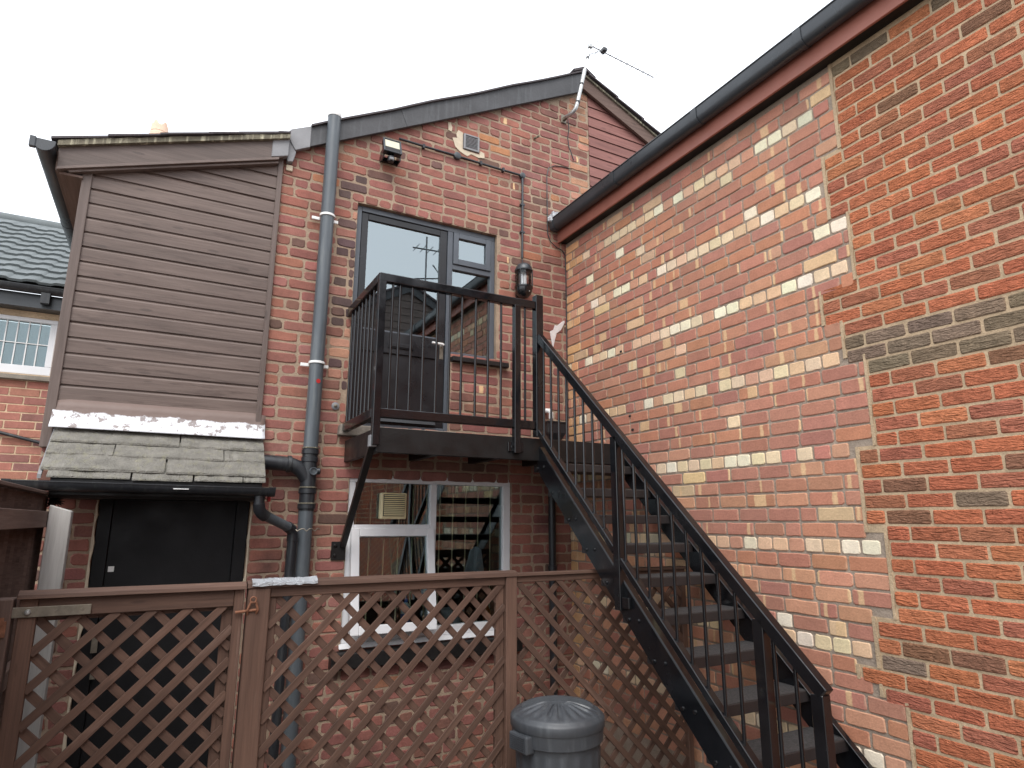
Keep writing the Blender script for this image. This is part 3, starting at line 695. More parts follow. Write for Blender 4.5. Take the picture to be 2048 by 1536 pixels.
obj('access_plug', MB().lathe((-2.437, -0.135, 1.895), [(0.030, 0), (0.030, 0.022), (0.024, 0.022), (0.022, 0.012), (0.001, 0.012)], 20, Vector((0.15, -1, 0))), 'gpipe', SS, smooth=True)
obj('access_stub', MB().lathe((-2.41, -0.09, 1.90), [(0.026, 0), (0.026, 0.035), (0.02, 0.04)], 16, Vector((1, -0.2, 0))), 'bpipe', SS, smooth=True)
obj('vent_cap', MB().lathe((px(5), -0.09, 4.965), [(0.058, 0), (0.060, 0.005), (0.060, 0.045), (0.054, 0.062), (0.045, 0.085), (0.028, 0.098), (0.002, 0.102)], 24), 'white', SS, smooth=True)
for zz in (4.02, 2.745):
    c = MB(); c.lathe((px(zz), -0.09, zz), [(0.056, 0), (0.063, 0.002), (0.063, 0.020), (0.056, 0.022)], 24); CL = obj('clip', c, 'white', SS, smooth=True)
    obj('clip_ear', MB().box((px(zz)-0.115, -0.035, zz-0.012), (px(zz)-0.05, -0.024, zz+0.016)), 'white', CL, bevel=0.003)
    obj('clip_ear', MB().box((px(zz)+0.05, -0.035, zz-0.012), (px(zz)+0.105, -0.024, zz+0.016)), 'white', CL, bevel=0.003)
obj('paint_spot', MB().lathe((px(2.6)+0.012, -0.1435, 2.60), [(0.018, 0), (0.018, 0.001)], 12, Vector((0.15, -1, 0))), 'red', SS)

# ================================================================== side building (plane x = 0)
SB = thing('side_building', 'long red brick side wall, smooth old bricks toothed into rustic newer ones', 'building', (0.5, -3, GZ))
ZONES = [(3.765, 9, 3.04), (3.34, 3.765, 2.925), (2.91, 3.34, 3.04), (2.69, 2.91, 2.81), (2.46, 2.69, 2.925), (1.94, 2.46, 3.04), (1.47, 1.94, 2.935), (1.03, 1.47, 3.04), (0.77, 1.03, 2.92), (0.695, 0.77, 2.80), (0.63, 0.695, 2.92), (-9, 0.63, 3.045)]
def ub(z):
    for a, b, u in ZONES:
        if a <= z < b: return u
    return 3.04
ZT = 4.36
mo_, mn_ = MB(), MB()
for a, b, u in ZONES:
    za, zb = max(a, GZ-0.1), min(b, ZT)
    if zb <= za: continue
    mo_.box((0.007, -u, za), (0.25, 0.0, zb)); mn_.box((0.004, -5.3, za), (0.25, -u, zb))
wallO = obj('old_wall', mo_, 'mort_o', SB); wallN = obj('newer_wall', mn_, 'mort_n', SB)
OLD = [(5, lin(172, 110, 94)), (4, lin(164, 105, 92)), (3, lin(178, 114, 92)), (1.2, lin(164, 108, 92)), (1.5, lin(182, 124, 102)), (0.5, lin(192, 150, 122))]
HDR = [(4, lin(208, 184, 150)), (2.6, lin(216, 202, 176)), (3.0, lin(202, 166, 134)), (1.8, lin(184, 136, 112)), (0.4, lin(198, 190, 162)), (0.8, lin(170, 114, 98))]
OLD = tone(OLD, (1.06, 1.26, 1.20)); HDR = tone(HDR, (1.14, 1.18, 1.2))
bo_ = []; PO = 0.09012; g2 = 0.0125
for m in range(-10, 40):
    zc = 0.848+PO*m; v0, v1 = zc-PO/2+g2/2, zc+PO/2-g2/2
    if v1 > ZT or v1 < GZ: continue
    hd_ = (m % 6 == 0); st = 0.1175 if hd_ else 0.2355
    u = -(0.05 if hd_ else (0.118 if m % 2 else 0.0)); ue = ub(zc)-0.004
    while u < ue:
        s_ = st if (hd_ or random.random() > 0.16) else random.choice((0.1175, 0.165))
        a, b = max(u+g2/2, 0.004), min(u+s_-g2/2, ue-0.008); u += s_
        if b-a < 0.03: continue
        c = jc(pick(HDR) if hd_ else pick(OLD), 0.07)
        if not hd_ and random.random() < 0.012: c = jc(lin(216, 184, 140))
        if not hd_ and s_ < 0.13 and random.random() < 0.55: c = jc(pick(HDR))
        if not hd_ and zc < 1.25 and random.random() < 0.4: c = jc(lin(194, 142, 114))
        if u < 0.32 and random.random() < 0.55: c = jc(lin(206, 160, 118))
        band = (0, 0, 0, 0)
        if not hd_ and zc > 0.4:
            q = random.random()
            if q < 0.20: band = (random.uniform(0.02, b-a-0.02), random.uniform(0.005, 0.016), 0.8, 0)
            elif q < 0.34: band = (0.0 if random.random() < 0.5 else b-a, random.uniform(0.006, 0.02), 0.9, 0)
            elif q < 0.38: band = (random.uniform(0.05, 0.18), random.uniform(0.03, 0.06), 0.8, 0)
        bo_.append((a, b, v0+random.uniform(-.001, .001), v1+random.uniform(-.001, .001), random.uniform(-0.002, 0.002), c, band))
lay(bo_, PR, 'brick_old', wallO, 300, jit=0.0022, cham=0.004, rnd=0.008, npts=3)
NEW = [(6, lin(180, 104, 76)), (4, lin(172, 98, 74)), (3, lin(166, 99, 80)), (1.2, lin(156, 98, 76)), (0.4, lin(134, 94, 76)), (1.5, lin(184, 112, 82))]
NEW = tone(NEW, (1.10, 1.17, 1.08))
GRY = [(1, lin(132, 117, 101)), (1, lin(124, 109, 95)), (0.6, lin(138, 122, 106))]
GRY = tone(GRY, (0.98, 0.93, 0.86))
bn_ = []; PN = 0.0828; g3 = 0.012
for m in range(-20, 40):
    va = 1.51+PN*m; v0, v1 = va+g3/2, va+PN-g3/2; zc = (v0+v1)/2
    if v1 > ZT or v1 < GZ: continue
    us = ub(zc)+0.008; u = 3.05-0.235+(0.1175 if m % 2 else 0)-0.235
    while u < 5.25:
        a, b = max(u+g3/2, us), min(u+0.235-g3/2, 5.25); u += 0.235
        if b-a < 0.04: continue
        gy = m in (10, 11, 12) or (m >= 33 and random.random() < 0.8)
        c = jc(pick(GRY if gy else NEW), 0.08)
        if random.random() < 0.012 and not gy: c = jc(pick(GRY))
        bn_.append((a, b, v0, v1, random.uniform(-0.001, 0.003), c, (0, 0, 0, 0)))
lay(bn_, PR, 'brick_new', wallN, 300, name='rustic_brick', rest='rustic_brickwork', jit=0.0016, cham=0.005, rnd=0.006)
# toothing mortar: ragged vertical seam
for a, b, u in ZONES:
    za, zb = max(a, GZ), min(b, ZT)
    if zb-za < 0.05: continue
    ptsl = []; zz = za
    while zz < zb: ptsl.append((-(u+0.006+random.uniform(-0.004, 0.006)), zz)); zz += 0.05
    ptsl.append((-(u+0.006), zb))
    obj('seam_mortar', MB().prism([(-(u-0.012), za)]+[(-(u-0.012+random.uniform(-.003, .003)), zb)]+ptsl[::-1], 'x', -0.002, 0.01), 'mort_n', wallN)
# wall going on behind the camera, seen only as a reflection
def fartex():
    m = MT('far_brick', 0.85, 0.2); t = m.node('ShaderNodeTexBrick'); t.inputs['Scale'].default_value = 1.0
    t.inputs['Brick Width'].default_value = 0.235; t.inputs['Row Height'].default_value = 0.083; t.inputs['Mortar Size'].default_value = 0.006
    t.inputs['Color1'].default_value = lin(176, 92, 64); t.inputs['Color2'].default_value = lin(140, 84, 70); t.inputs['Mortar'].default_value = MORT_N
    s = m.node('ShaderNodeSeparateXYZ'); m.link(m.pos(), s.inputs[0]); c = m.node('ShaderNodeCombineXYZ'); m.link(s.outputs[1], c.inputs[0]); m.link(s.outputs[2], c.inputs[1])
    m.link(c.outputs[0], t.inputs['Vector']); m.base(t.outputs['Color']); return m.m
obj('far_wall', B((0.0, -9.4, GZ-0.1), (0.25, -5.3, ZT)), fartex(), SB)
obj('soffit', B((-0.082, -9.4, 4.352), (0.25, -0.004, 4.372)), 'steel_dull', SB)
obj('fascia', B((-0.102, -9.4, 4.340), (-0.083, -0.004, 4.535)), 'fascia', SB, bevel=0.003)
obj('roof', MB().prism([(-0.13, 4.545), (4.2, 5.15), (4.2, 5.20), (-0.13, 4.575)], 'y', -9.4, -0.01), 'roofslate', SB)
GS = thing('side_gutter', 'dark grey plastic gutter along the red fascia of the side building', 'gutter', (-0.16, -3, 4.45))
prof = [(-0.104, 4.555), (-0.104, 4.50), (-0.112, 4.470), (-0.128, 4.452), (-0.150, 4.445), (-0.178, 4.450), (-0.196, 4.466), (-0.206, 4.492), (-0.209, 4.556), (-0.216, 4.560), (-0.216, 4.566), (-0.203, 4.566), (-0.200, 4.50), (-0.178, 4.458), (-0.150, 4.452), (-0.122, 4.465), (-0.110, 4.555)]
obj('channel', MB().prism(prof, 'y', -9.4, -0.03), 'gutter', GS, smooth=True)
for y in (-0.06, -1.07, -2.08, -2.98, -3.9, -4.9):
    pr = [(a-(0.006 if a < -0.11 else 0), b-(0.006 if b < 4.55 else -0.003)) for a, b in prof[:9]]
    obj('joint', MB().prism(pr+[(a+0.006, b) for a, b in prof[:9]][::-1], 'y', y-0.028, y+0.028), 'gutter', GS, smooth=True)
obj('stop_end', MB().prism(prof[:9], 'y', -0.034, -0.026), 'gutter', GS)
tag(obj('foil_bag', MB().lathe((-0.17, -0.055, 4.52), [(0.03, 0), (0.06, 0.02), (0.066, 0.06), (0.05, 0.10), (0.03, 0.125), (0.005, 0.135)], 14, mod=lambda t, r, h: 0.012*math.sin(t*3+h*40)*(r > 0.01)), 'foil'), 'crumpled silver foil stuffed at the corner end of the side gutter', 'foil')
tag(obj('lead_flap', MB().prism([(-0.17, 4.60), (0.12, 4.58), (0.12, 4.70), (-0.12, 4.69)], 'y', -0.02, -0.008), 'lead'), 'grey lead flap on the brick wall above the gutter corner', 'flashing')
# white smear, tie holes in the wall
sm_ = MB(); pl_ = [(-0.200, 3.345), (-0.178, 3.24), (-0.166, 3.215), (-0.145, 3.30), (-0.125, 3.365), (-0.075, 3.405), (-0.028, 3.49), (-0.030, 3.515), (-0.062, 3.495), (-0.12, 3.445), (-0.145, 3.45), (-0.165, 3.395), (-0.203, 3.375)]
sm_.prism(pl_, 'y', -0.007, 0.004)
tag(obj('paint_patch', sm_, 'whitepaint', bevel=0.002), 'smear of white paint on the bricks in the wall corner', 'paint')
for (u, v, s) in ((0.86, 2.99, 0), (0.95, 2.40, 0), (0.98, 2.28, 0)):
    tag(obj('wall_tie_hole', MB().lathe((-0.0035, -u, v), [(0.012, 0), (0.014, 0.002), (0.003, 0.003)], 9, Vector((-1, 0, 0)), mod=lambda t, r, h: 0.004*math.sin(t*2)), 'dark'), {2.99: 'uppermost small dark hole in the side wall', 2.40: 'middle small dark hole in the side wall above the handrail', 2.28: 'lowest small dark hole in the side wall above the handrail'}[v], 'hole', 'holes in the side wall')

# ================================================================== balcony
BX0, BX1, BY = -2.165, -0.87, -0.90
BC = thing('balcony', 'black steel balcony with thin vertical bars below the upper door', 'balcony', (-1.2, -0.5, 2.0))
dk = MB(); dk.box((-2.12, -0.86, 2.135), (-0.012, -0.012, 2.15)); DKo = obj('deck', dk, 'steel_dull', BC)
obj('front_channel', MB().box((-2.175, -0.90, 1.985), (-0.012, -0.862, 2.158)), 'steel_dull', BC, bevel=0.003)
obj('side_channel', MB().box((-2.175, -0.861, 1.985), (-2.135, -0.012, 2.158)), 'steel_dull', BC, bevel=0.003)
for x in (-1.6, -1.05, -0.5): obj('joist', B((x-0.03, -0.861, 2.02), (x+0.03, -0.012, 2.134)), 'steel_dull', BC)
for y in (-0.68, -0.45, -0.22): obj('deck_plank', B((-2.13, y-0.09, 2.118), (-0.02, y+0.09, 2.1345)), 'fence_dk', BC)
TR0, TR1 = 3.215, 3.28; LR0, LR1 = 2.225, 2.29
# posts
PW = 0.052
for x in (-2.19,): obj('post', B((x-PW/2, -0.93-PW/2+0.02, 2.03), (x+PW/2, -0.93+PW/2+0.02-0.0, TR0)), 'steel', BC, bevel=0.003)
obj('post', B((-1.115, -0.945, 2.03), (-1.063, -0.893, TR0)), 'steel', BC, bevel=0.003)
obj('post', B((BX1-0.045, -0.935, 2.17), (BX1+0.022, -0.868, 3.335)), 'steel', BC, bevel=0.003)
obj('fixing_plate', MB().box((-1.155, -0.914, 2.045), (-1.025, -0.902, 2.115)).box((-1.135, -0.925, 2.07), (-1.121, -0.914, 2.088)), 'steel', BC, bevel=0.002)
# rails
obj('top_rail', B((BX0-0.052, -0.925, TR0), (BX1-0.046, -0.872, TR1)), 'steel', BC, bevel=0.006, seg=3)
obj('top_rail', B((BX0-0.052, -0.871, TR0), (BX0+0.003, -0.015, TR1)), 'steel', BC, bevel=0.006, seg=3)
obj('bottom_rail', B((BX0-0.052, -0.925, LR0), (BX1-0.046, -0.872, LR1)), 'steel', BC, bevel=0.006, seg=3)
obj('bottom_rail', B((BX0-0.052, -0.871, LR0), (BX0+0.003, -0.015, LR1)), 'steel', BC, bevel=0.006, seg=3)
for x in (-2.105, -2.05, -1.956, -1.86, -1.755, -1.651, -1.553, -1.436, -1.329, -1.216, -1.0):
    obj('baluster', MB().tube([(x, -0.8985, LR1-0.005), (x, -0.8985, TR0+0.005)], 0.0095, 10), 'steel', BC, smooth=True)
for y in (-0.09, -0.19, -0.30, -0.40, -0.505, -0.61, -0.715, -0.82):
    obj('baluster', MB().tube([(BX0-0.025, y, LR1-0.005), (BX0-0.025, y, TR0+0.005)], 0.0095, 10), 'steel', BC, smooth=True)
obj('strut', MB().beam((-2.197, -0.885, 2.055), (-2.150, -0.03, 1.335), 0.045, 0.045), 'steel_dull', BC, bevel=0.003)
obj('strut_bracket', B((-2.225, -0.915, 2.02), (-2.176, -0.862, 2.10)), 'lead', BC, bevel=0.003)
WP = obj('wall_plate', B((-2.232, -0.014, 1.225), (-2.122, 0.0, 1.365)), 'steel_dull', BC, bevel=0.003)
for zz in (1.335, 1.26): obj('bolt', MB().lathe((-2.205, -0.014, zz), [(0.014, 0), (0.014, 0.008), (0.008, 0.014)], 8, Vector((0, -1, 0))), 'steel_dull', WP)

# ================================================================== staircase (runs down along the side wall towards the camera)
ST = thing('staircase', 'open black steel staircase descending along the side wall', 'staircase', (-0.45, -2.5, PZ))
SXL, SXR = -0.87, -0.055; SLP = 0.932
def sl_top(y): return 1.412+EYE+SLP*y          # top edge of stringer
def sl_bot(y): return sl_top(y)-0.225
yend = -3.32
for x0, x1 in ((SXL-0.006, SXL+0.006), (SXR-0.006, SXR+0.006)):
    poly = [(-0.862, sl_top(-0.90)), (-0.862, sl_top(-0.90)-0.20), (-0.905, sl_bot(-0.935)), (yend, sl_bot(yend)), (yend-0.2, PZ), (yend-0.06, PZ)]
    zE = PZ
    yt = (PZ-sl_top(0))/SLP; yb_ = (PZ-sl_bot(0))/SLP
    poly = [(-0.872, sl_top(-0.885)), (-0.872, sl_top(-0.885)-0.20), (-0.935, sl_bot(-0.935)), (yb_, PZ), (yt, PZ)]
    obj('stringer', MB().prism(poly, 'x', x0, x1).prism([(-0.885, sl_top(-0.885)-0.012), (-0.885, sl_top(-0.885)), (yt, PZ+0.012), (yt, PZ)][::-1], 'x', x0-(0.0 if x0 < -0.5 else 0.03), x1+(0.03 if x0 < -0.5 else 0.0)), 'steel', ST, bevel=0.002)
RISE = 0.1962; ztr = 1.963; ytr = -1.03; GO = 0.2135
for i in range(10):
    z1 = ztr-i*RISE; yf = ytr-i*GO
    if z1 < PZ+0.03: break
    T = obj('tread', MB().box((SXL+0.007, yf, z1-0.062), (SXR-0.007, yf+0.235, z1-0.004)), 'tread', ST, bevel=0.003)
    obj('grip_strip', B((SXL+0.012, yf+0.004, z1-0.004), (SXR-0.012, yf+0.225, z1)), 'grit', T)
    for q in (0.065, 0.155):
        obj('bolt', MB().lathe((SXL-0.006, yf+q, z1-0.035+ (0.004 if q < 0.1 else 0)), [(0.013, 0), (0.012, 0.006), (0.004, 0.010)], 10, Vector((-1, 0, 0))), 'steel', T, smooth=True)
def hr(y): return 2.352+EYE+SLP*y-0.042
def br(y): return 1.566+EYE+SLP*y-0.030
XR_ = SXL-0.012
def sloped(name, f_, ya, yb2, wd, ht):
    up_ = Vector((0, -SLP, 1)).normalized()
    obj(name, MB().beam((XR_, ya, f_(ya)), (XR_, yb2, f_(yb2)), wd, ht, up_), 'steel', ST, bevel=0.006, seg=3)
sloped('handrail', hr, -0.93, -3.245, 0.052, 0.062)
yl = -3.20
sloped('lower_rail', br, -0.915, -1.845, 0.048, 0.042); sloped('lower_rail', br, -1.902, yl, 0.048, 0.042)
for y, zb, zt in ((-1.874, 0.995, None), (-2.93, 0.12, None), (-3.215, PZ, None)):
    zt = hr(y)-0.03
    obj('post', B((XR_-0.026, y-0.030, zb), (XR_+0.026, y+0.030, zt)), 'steel', ST, bevel=0.003)
obj('post_bracket', B((SXL-0.03, -1.975, 1.01), (SXL-0.007, -1.91, 1.075)), 'steel', ST, bevel=0.003)
y = -0.99
while y > -3.12:
    if min(abs(y+1.874), abs(y+2.93)) > 0.05:
        obj('baluster', MB().tube([(XR_, y, br(y)+0.02), (XR_, y, hr(y)-0.02)], 0.0095, 10), 'steel', ST, smooth=True)
    y -= 0.1055

# ================================================================== trellis gate and fence (plane y = -1.52)
FY = -1.52
def lattice(root, xa, xb, za, zb, front_dir, pitch_=0.152, wd=0.037, th=0.012, yc=FY, matn='fence'):
    """diagonal slats clipped to the panel; front layer leans front_dir"""
    for layer, sgn in ((0, front_dir), (1, -front_dir)):
        yy = yc-0.008+layer*0.016
        c0 = (za-xb) if sgn > 0 else (za+xa); c1 = (zb-xa) if sgn > 0 else (zb+xb)
        c = c0+random.uniform(0.3, 0.9)*pitch_
        while c < c1:
            pts = []
            # line z = sgn*x + c
            for x in (xa, xb):
                zz = sgn*x+c
                if za <= zz <= zb: pts.append((x, zz))
            for zz in (za, zb):
                x = (zz-c)/sgn
                if xa < x < xb: pts.append((x, zz))
            if len(pts) >= 2:
                pts.sort(); p, q = pts[0], pts[-1]
                if abs(q[0]-p[0]) > 0.05:
                    e = 0.008; dx, dz = (q[0]-p[0]), (q[1]-p[1]); L = math.hypot(dx, dz); dx, dz = dx/L*e, dz/L*e
                    obj('lattice_slat', MB().beam((p[0]-dx, yy, p[1]-dz), (q[0]+dx, yy, q[1]+dz), th, wd, (-(q[1]-p[1]), 0, q[0]-p[0])), matn, root, bevel=0.0015)
            c += pitch_*random.uniform(0.985, 1.015)
GT = thing('trellis_gate', 'brown trellis gate with diagonal lattice in front of the black lower door', 'gate', (-3.45, FY, PZ))
obj('stile', B((-3.925, FY-0.022, PZ+0.04), (-3.858, FY+0.022, 1.185)), 'fence', GT, bevel=0.003)
obj('stile', B((-3.052, FY-0.022, PZ+0.04), (-3.006, FY+0.022, 1.185)), 'fence', GT, bevel=0.003)
obj('top_rail', B((-3.857, FY-0.020, 1.105), (-3.053, FY+0.020, 1.185)), 'fence', GT, bevel=0.003)
obj('bottom_rail', B((-3.857, FY-0.020, PZ+0.04), (-3.053, FY+0.020, PZ+0.12)), 'fence', GT, bevel=0.003)
obj('capping', MB().prism([(FY-0.045, 1.186), (FY+0.04, 1.186), (FY+0.035, 1.21), (FY-0.005, 1.222), (FY-0.04, 1.206)], 'x', -3.935, -3.0), 'fence', GT, bevel=0.002)
obj('lining', MB().box((-3.857, FY+0.018, 1.085), (-3.053, FY+0.034, 1.104)).box((-3.10, FY+0.016, PZ+0.12), (-3.053, FY+0.034, 1.084)), 'fence', GT)
lattice(GT, -3.857, -3.053, PZ+0.12, 1.106, 1)
HB = obj('strap', B((-3.985, FY-0.032, 1.108), (-3.655, FY-0.024, 1.152)), 'zinc', GT, bevel=0.002)
obj('bolt', MB().lathe((-3.89, FY-0.032, 1.130), [(0.013, 0), (0.013, 0.004), (0.009, 0.010), (0.001, 0.012)], 14, Vector((0, -1, 0))), 'alu', HB, smooth=True)
for x in (-3.785, -3.69): obj('screw', MB().lathe((x, FY-0.032, 1.132), [(0.006, 0), (0.005, 0.003)], 10, Vector((0, -1, 0))), 'zinc', HB)
LT = obj('latch', MB().tube([(-3.045, FY-0.04, 1.078), (-2.94, FY-0.04, 1.085)], 0.007, 8), 'rust', GT, smooth=True)
obj('latch_bracket', MB().tube([(-2.985, FY-0.025, 1.055), (-2.99, FY-0.05, 1.085), (-2.975, FY-0.05, 1.125), (-2.95, FY-0.05, 1.12), (-2.94, FY-0.05, 1.085), (-2.945, FY-0.025, 1.06)], 0.006, 8), 'rust', LT, smooth=True)
obj('latch_ring', MB().tube([(-2.965+0.014*math.cos(t*PI/6), FY-0.05, 1.135+0.014*math.sin(t*PI/6)) for t in range(13)], 0.004, 6), 'rust', LT, smooth=True)

GP = thing('gate_post', 'dark brown post at the far left carrying the gate strap', 'post', (-3.99, FY, PZ))
obj('post_body', B((-4.045, FY-0.05, PZ), (-3.945, FY+0.05, 1.19)), 'fence_dk', GP, bevel=0.004)
obj('strap_end', MB().box((-3.985, FY-0.062, 1.085), (-3.965, FY-0.051, 1.115)).box((-3.99, FY-0.058, 1.035), (-3.955, FY-0.051, 1.10)), 'rust', GP)

T1 = thing('trellis_fence', 'wide middle brown trellis panel in front of the white window', 'trellis', (-2.2, FY, PZ))
obj('post', B((-2.990, FY-0.035, PZ), (-2.882, FY+0.04, 1.188)), 'fence', T1, bevel=0.004)
obj('post', B((-1.508, FY-0.035, PZ), (-1.432, FY+0.035, 1.188)), 'fence', T1, bevel=0.004)
obj('top_rail', B((-2.881, FY-0.018, 1.14), (-1.509, FY+0.022, 1.188)), 'fence', T1, bevel=0.003)
obj('side_rail', B((-2.881, FY-0.005, PZ+0.02), (-2.845, FY+0.030, 1.139)), 'fence', T1, bevel=0.003)
obj('side_rail', B((-1.560, FY-0.001, PZ+0.02), (-1.509, FY+0.030, 1.139)), 'fence', T1, bevel=0.003)
obj('capping', MB().prism([(FY-0.042, 1.189), (FY+0.042, 1.189), (FY+0.036, 1.215), (FY, 1.226), (FY-0.036, 1.215)], 'x', -2.995, -1.43), 'fence', T1, bevel=0.002)
lattice(T1, -2.878, -1.512, PZ+0.02, 1.155, 1, pitch_=0.150)
T2 = thing('trellis_fence', 'brown trellis panel behind the dustbin, running under the staircase', 'trellis', (-0.7, FY, PZ))
obj('top_rail', B((-1.431, FY-0.018, 1.15), (-0.03, FY+0.022, 1.188)), 'fence', T2, bevel=0.003)
obj('capping', MB().prism([(FY-0.036, 1.189), (FY+0.036, 1.189), (FY+0.032, 1.208), (FY-0.032, 1.208)], 'x', -1.429, -0.03), 'fence', T2, bevel=0.002)
obj('side_rail', B((-0.075, FY-0.018, PZ), (-0.03, FY+0.022, 1.149)), 'fence', T2, bevel=0.003)
lattice(T2, -1.430, -0.074, PZ+0.02, 1.16, -1, pitch_=0.150)
tp = MB(); vs, fs = [], []; n = 14
for i in range(n+1):
    x = -2.975+0.325*i/n
    for y, zz in ((-0.048, 1.200), (-0.046, 1.214), (-0.01, 1.231), (0.04, 1.226)): vs.append((x, FY+y+random.uniform(-.003, .003), zz+random.uniform(-.004, .004)))
for i in range(n):
    for k in range(3): fs.append((i*4+k, i*4+k+1, i*4+5+k, i*4+4+k))
tpo = obj('foil_tape', tp.add(vs, fs), 'foil', smooth=False); q = tpo.modifiers.new('solid', 'SOLIDIFY'); q.thickness = 0.003
tag(tpo, 'crinkled silver tape wrapped over the trellis top beside the gate', 'tape')

# ================================================================== close-board fence on the left, white post
LF = thing('board_fence', 'dark brown close board fence at the left edge of the yard', 'fence', (-4.05, -1.2, PZ))
y = -4.0
while y < -0.16:
    obj('board', MB().prism([(-4.092, y), (-4.052, y), (-4.080, y+0.088), (-4.092, y+0.09)], 'z', PZ, 1.672+random.uniform(-.003, .003)), 'fence_dk', LF); y += 0.092
for zz in (1.53, 0.75, 0.1): obj('rail', B((-4.048, -4.0, zz-0.045), (-4.008, -0.16, zz+0.047)), 'fence_dk', LF, bevel=0.003)
obj('capping', B((-4.095, -4.0, 1.676), (-4.035, -0.14, 1.695)), 'fence_dk', LF, bevel=0.003)
br_ = MB()
for i in range(70):
    a = random.uniform(0, 2*PI); e = random.uniform(-0.9, 1.2); L = random.uniform(0.035, 0.06); d_ = Vector((math.cos(a)*math.cos(e), math.sin(a)*math.cos(e), math.sin(e)))
    c_ = Vector((-4.02, -0.22, 1.645)); br_.tube([c_, c_+d_*L], [0.008, 0.002], 5)
BRo = thing('black_brush', 'black bristly brush head poking up behind the white post', 'brush', (-4.02, -0.22, GZ))
obj('bristles', br_, 'dark', BRo); obj('brush_pole', MB().tube([(-4.0, -0.27, GZ), (-4.02, -0.22, 1.64)], 0.012, 8), 'fence_dk', BRo, smooth=True)
wp = MB(); zT = 1.615
vs = [(-4.005, -0.50, PZ), (-3.893, -0.50, PZ), (-3.893, -0.39, PZ), (-4.005, -0.39, PZ), (-4.005, -0.50, zT), (-3.893, -0.50, zT-0.036), (-3.893, -0.39, zT-0.036), (-4.005, -0.39, zT)]
tag(obj('white_post', wp.add(vs, BOXF, [(v[2], v[0], v[1]) for v in vs]), 'whitewood', bevel=0.006, seg=2), 'flaking white wooden post at the end of the dark board fence', 'post')

# ================================================================== dustbin
BNX, BNY = -1.40, -1.95
BN = thing('dustbin', 'round grey plastic dustbin with ribbed domed lid', 'dustbin', (BNX, BNY, PZ))
RB_ = 0.232
def ribs(t, r, h): return 0.005*max(0.0, math.cos(t*18))**0.5*(1 if math.cos(t*18) > 0 else 0) if 0.06 < h < 0.81 else 0
obj('body', MB().lathe((BNX, BNY, PZ), [(0.185, 0.0), (0.193, 0.01), (0.198, 0.06), (0.199, 0.07), (0.226, 0.80), (0.227, 0.81), (0.232, 0.835), (0.245, 0.842), (0.249, 0.892), (0.252, 0.91), (0.243, 0.915)], 108, mod=ribs), 'bin', BN, smooth=True)
lidz = 0.447
lid = MB()
def lidmod(t, r, h):
    return 0
vs, fs = [], []; NR, NS = 16, 144
prof_l = [(0.253, 0.0), (0.257, 0.006), (0.257, 0.042), (0.253, 0.052), (0.243, 0.058), (0.238, 0.066)]
rows = [(r, h, 0) for r, h in prof_l]
for i in range(NR): 
    r = 0.232*(1-i/(NR-1))+0.004; rows.append((r, 0.068+0.048*max(0.0, math.cos(r/0.232*PI/2))**0.9, 1))
for r, h, dome in rows:
    for k in range(NS):
        t = 2*PI*k/NS; hh = h
        if dome and 0.05 < r < 0.209:
            c = math.cos(t*20); hh += 0.0045*(1 if c > 0.15 else (-1 if c < -0.45 else 0))*min(1, (r-0.05)/0.02, (0.209-r)/0.01)
        vs.append((BNX+r*math.cos(t), BNY+r*math.sin(t), lidz+hh))
for i in range(len(rows)-1):
    for k in range(NS): fs.append((i*NS+k, i*NS+(k+1) % NS, (i+1)*NS+(k+1) % NS, (i+1)*NS+k))
fs += [tuple(range(NS))[::-1], tuple((len(rows)-1)*NS+k for k in range(NS))]
LDo = obj('lid', lid.add(vs, fs), 'bin', BN, smooth=True)
# arched lid grip across the middle, running away from the camera at right angles
gx = Vector((math.cos(-yaw), math.sin(-yaw), 0))
gr = MB(); pv, pf = [], []; n = 24
for i in range(n+1):
    t = -1+2*i/n; c = Vector((BNX, BNY, 0))+gx*(t*0.193); zt = lidz+0.082+0.058*math.sqrt(max(0, 1-t*t*0.92)); nrm = Vector((-gx.y, gx.x, 0))
    for a, zz in ((-0.014, lidz+0.05), (-0.009, zt), (0.009, zt), (0.014, lidz+0.05)): pv.append((c.x+nrm.x*a, c.y+nrm.y*a, zz))
for i in range(n):
    for k in range(3): pf.append((i*4+k, i*4+k+1, i*4+5+k, i*4+4+k))
pf += [(0, 1, 2, 3), (n*4+3, n*4+2, n*4+1, n*4)]
obj('lid_grip', gr.add(pv, pf), 'bin', LDo, smooth=True)
gr2 = MB(); gy = Vector((-gx.y, gx.x, 0)); pv, pf = [], []
for i in range(n+1):
    t = i/n; c = Vector((BNX, BNY, 0))+gy*(t*0.209); zt = lidz+0.082+0.050*math.cos(t*PI/2)
    for a, zz in ((-0.012, lidz+0.06), (-0.009, zt), (0.009, zt), (0.012, lidz+0.06)): pv.append((c.x+gx.x*a, c.y+gx.y*a, zz))
for i in range(n):
    for k in range(3): pf.append((i*4+k, i*4+k+1, i*4+5+k, i*4+4+k))
obj('lid_rib', gr2.add(pv, pf), 'bin', LDo, smooth=True)
# side handle blocks with grip lines
for s_ in (1, -1):
    hdm = MB(); dirx = (gx*-0.80+gy*-0.60)*s_; dirx.normalize(); tx = Vector((-dirx.y, dirx.x, 0)); c = Vector((BNX, BNY, 0.40))+dirx*0.247
    hdm.beam(c-tx*0.075, c+tx*0.075, 0.055, 0.085, (0, 0, 1)); H_ = obj('handle', hdm, 'bin', BN, bevel=0.008, seg=2)
    for q in range(8):
        cc = c+dirx*0.0285+Vector((0, 0, -0.032+q*0.009)); obj('handle_rib', MB().beam(cc-tx*0.055, cc+tx*0.055, 0.004, 0.004), 'bin', H_)

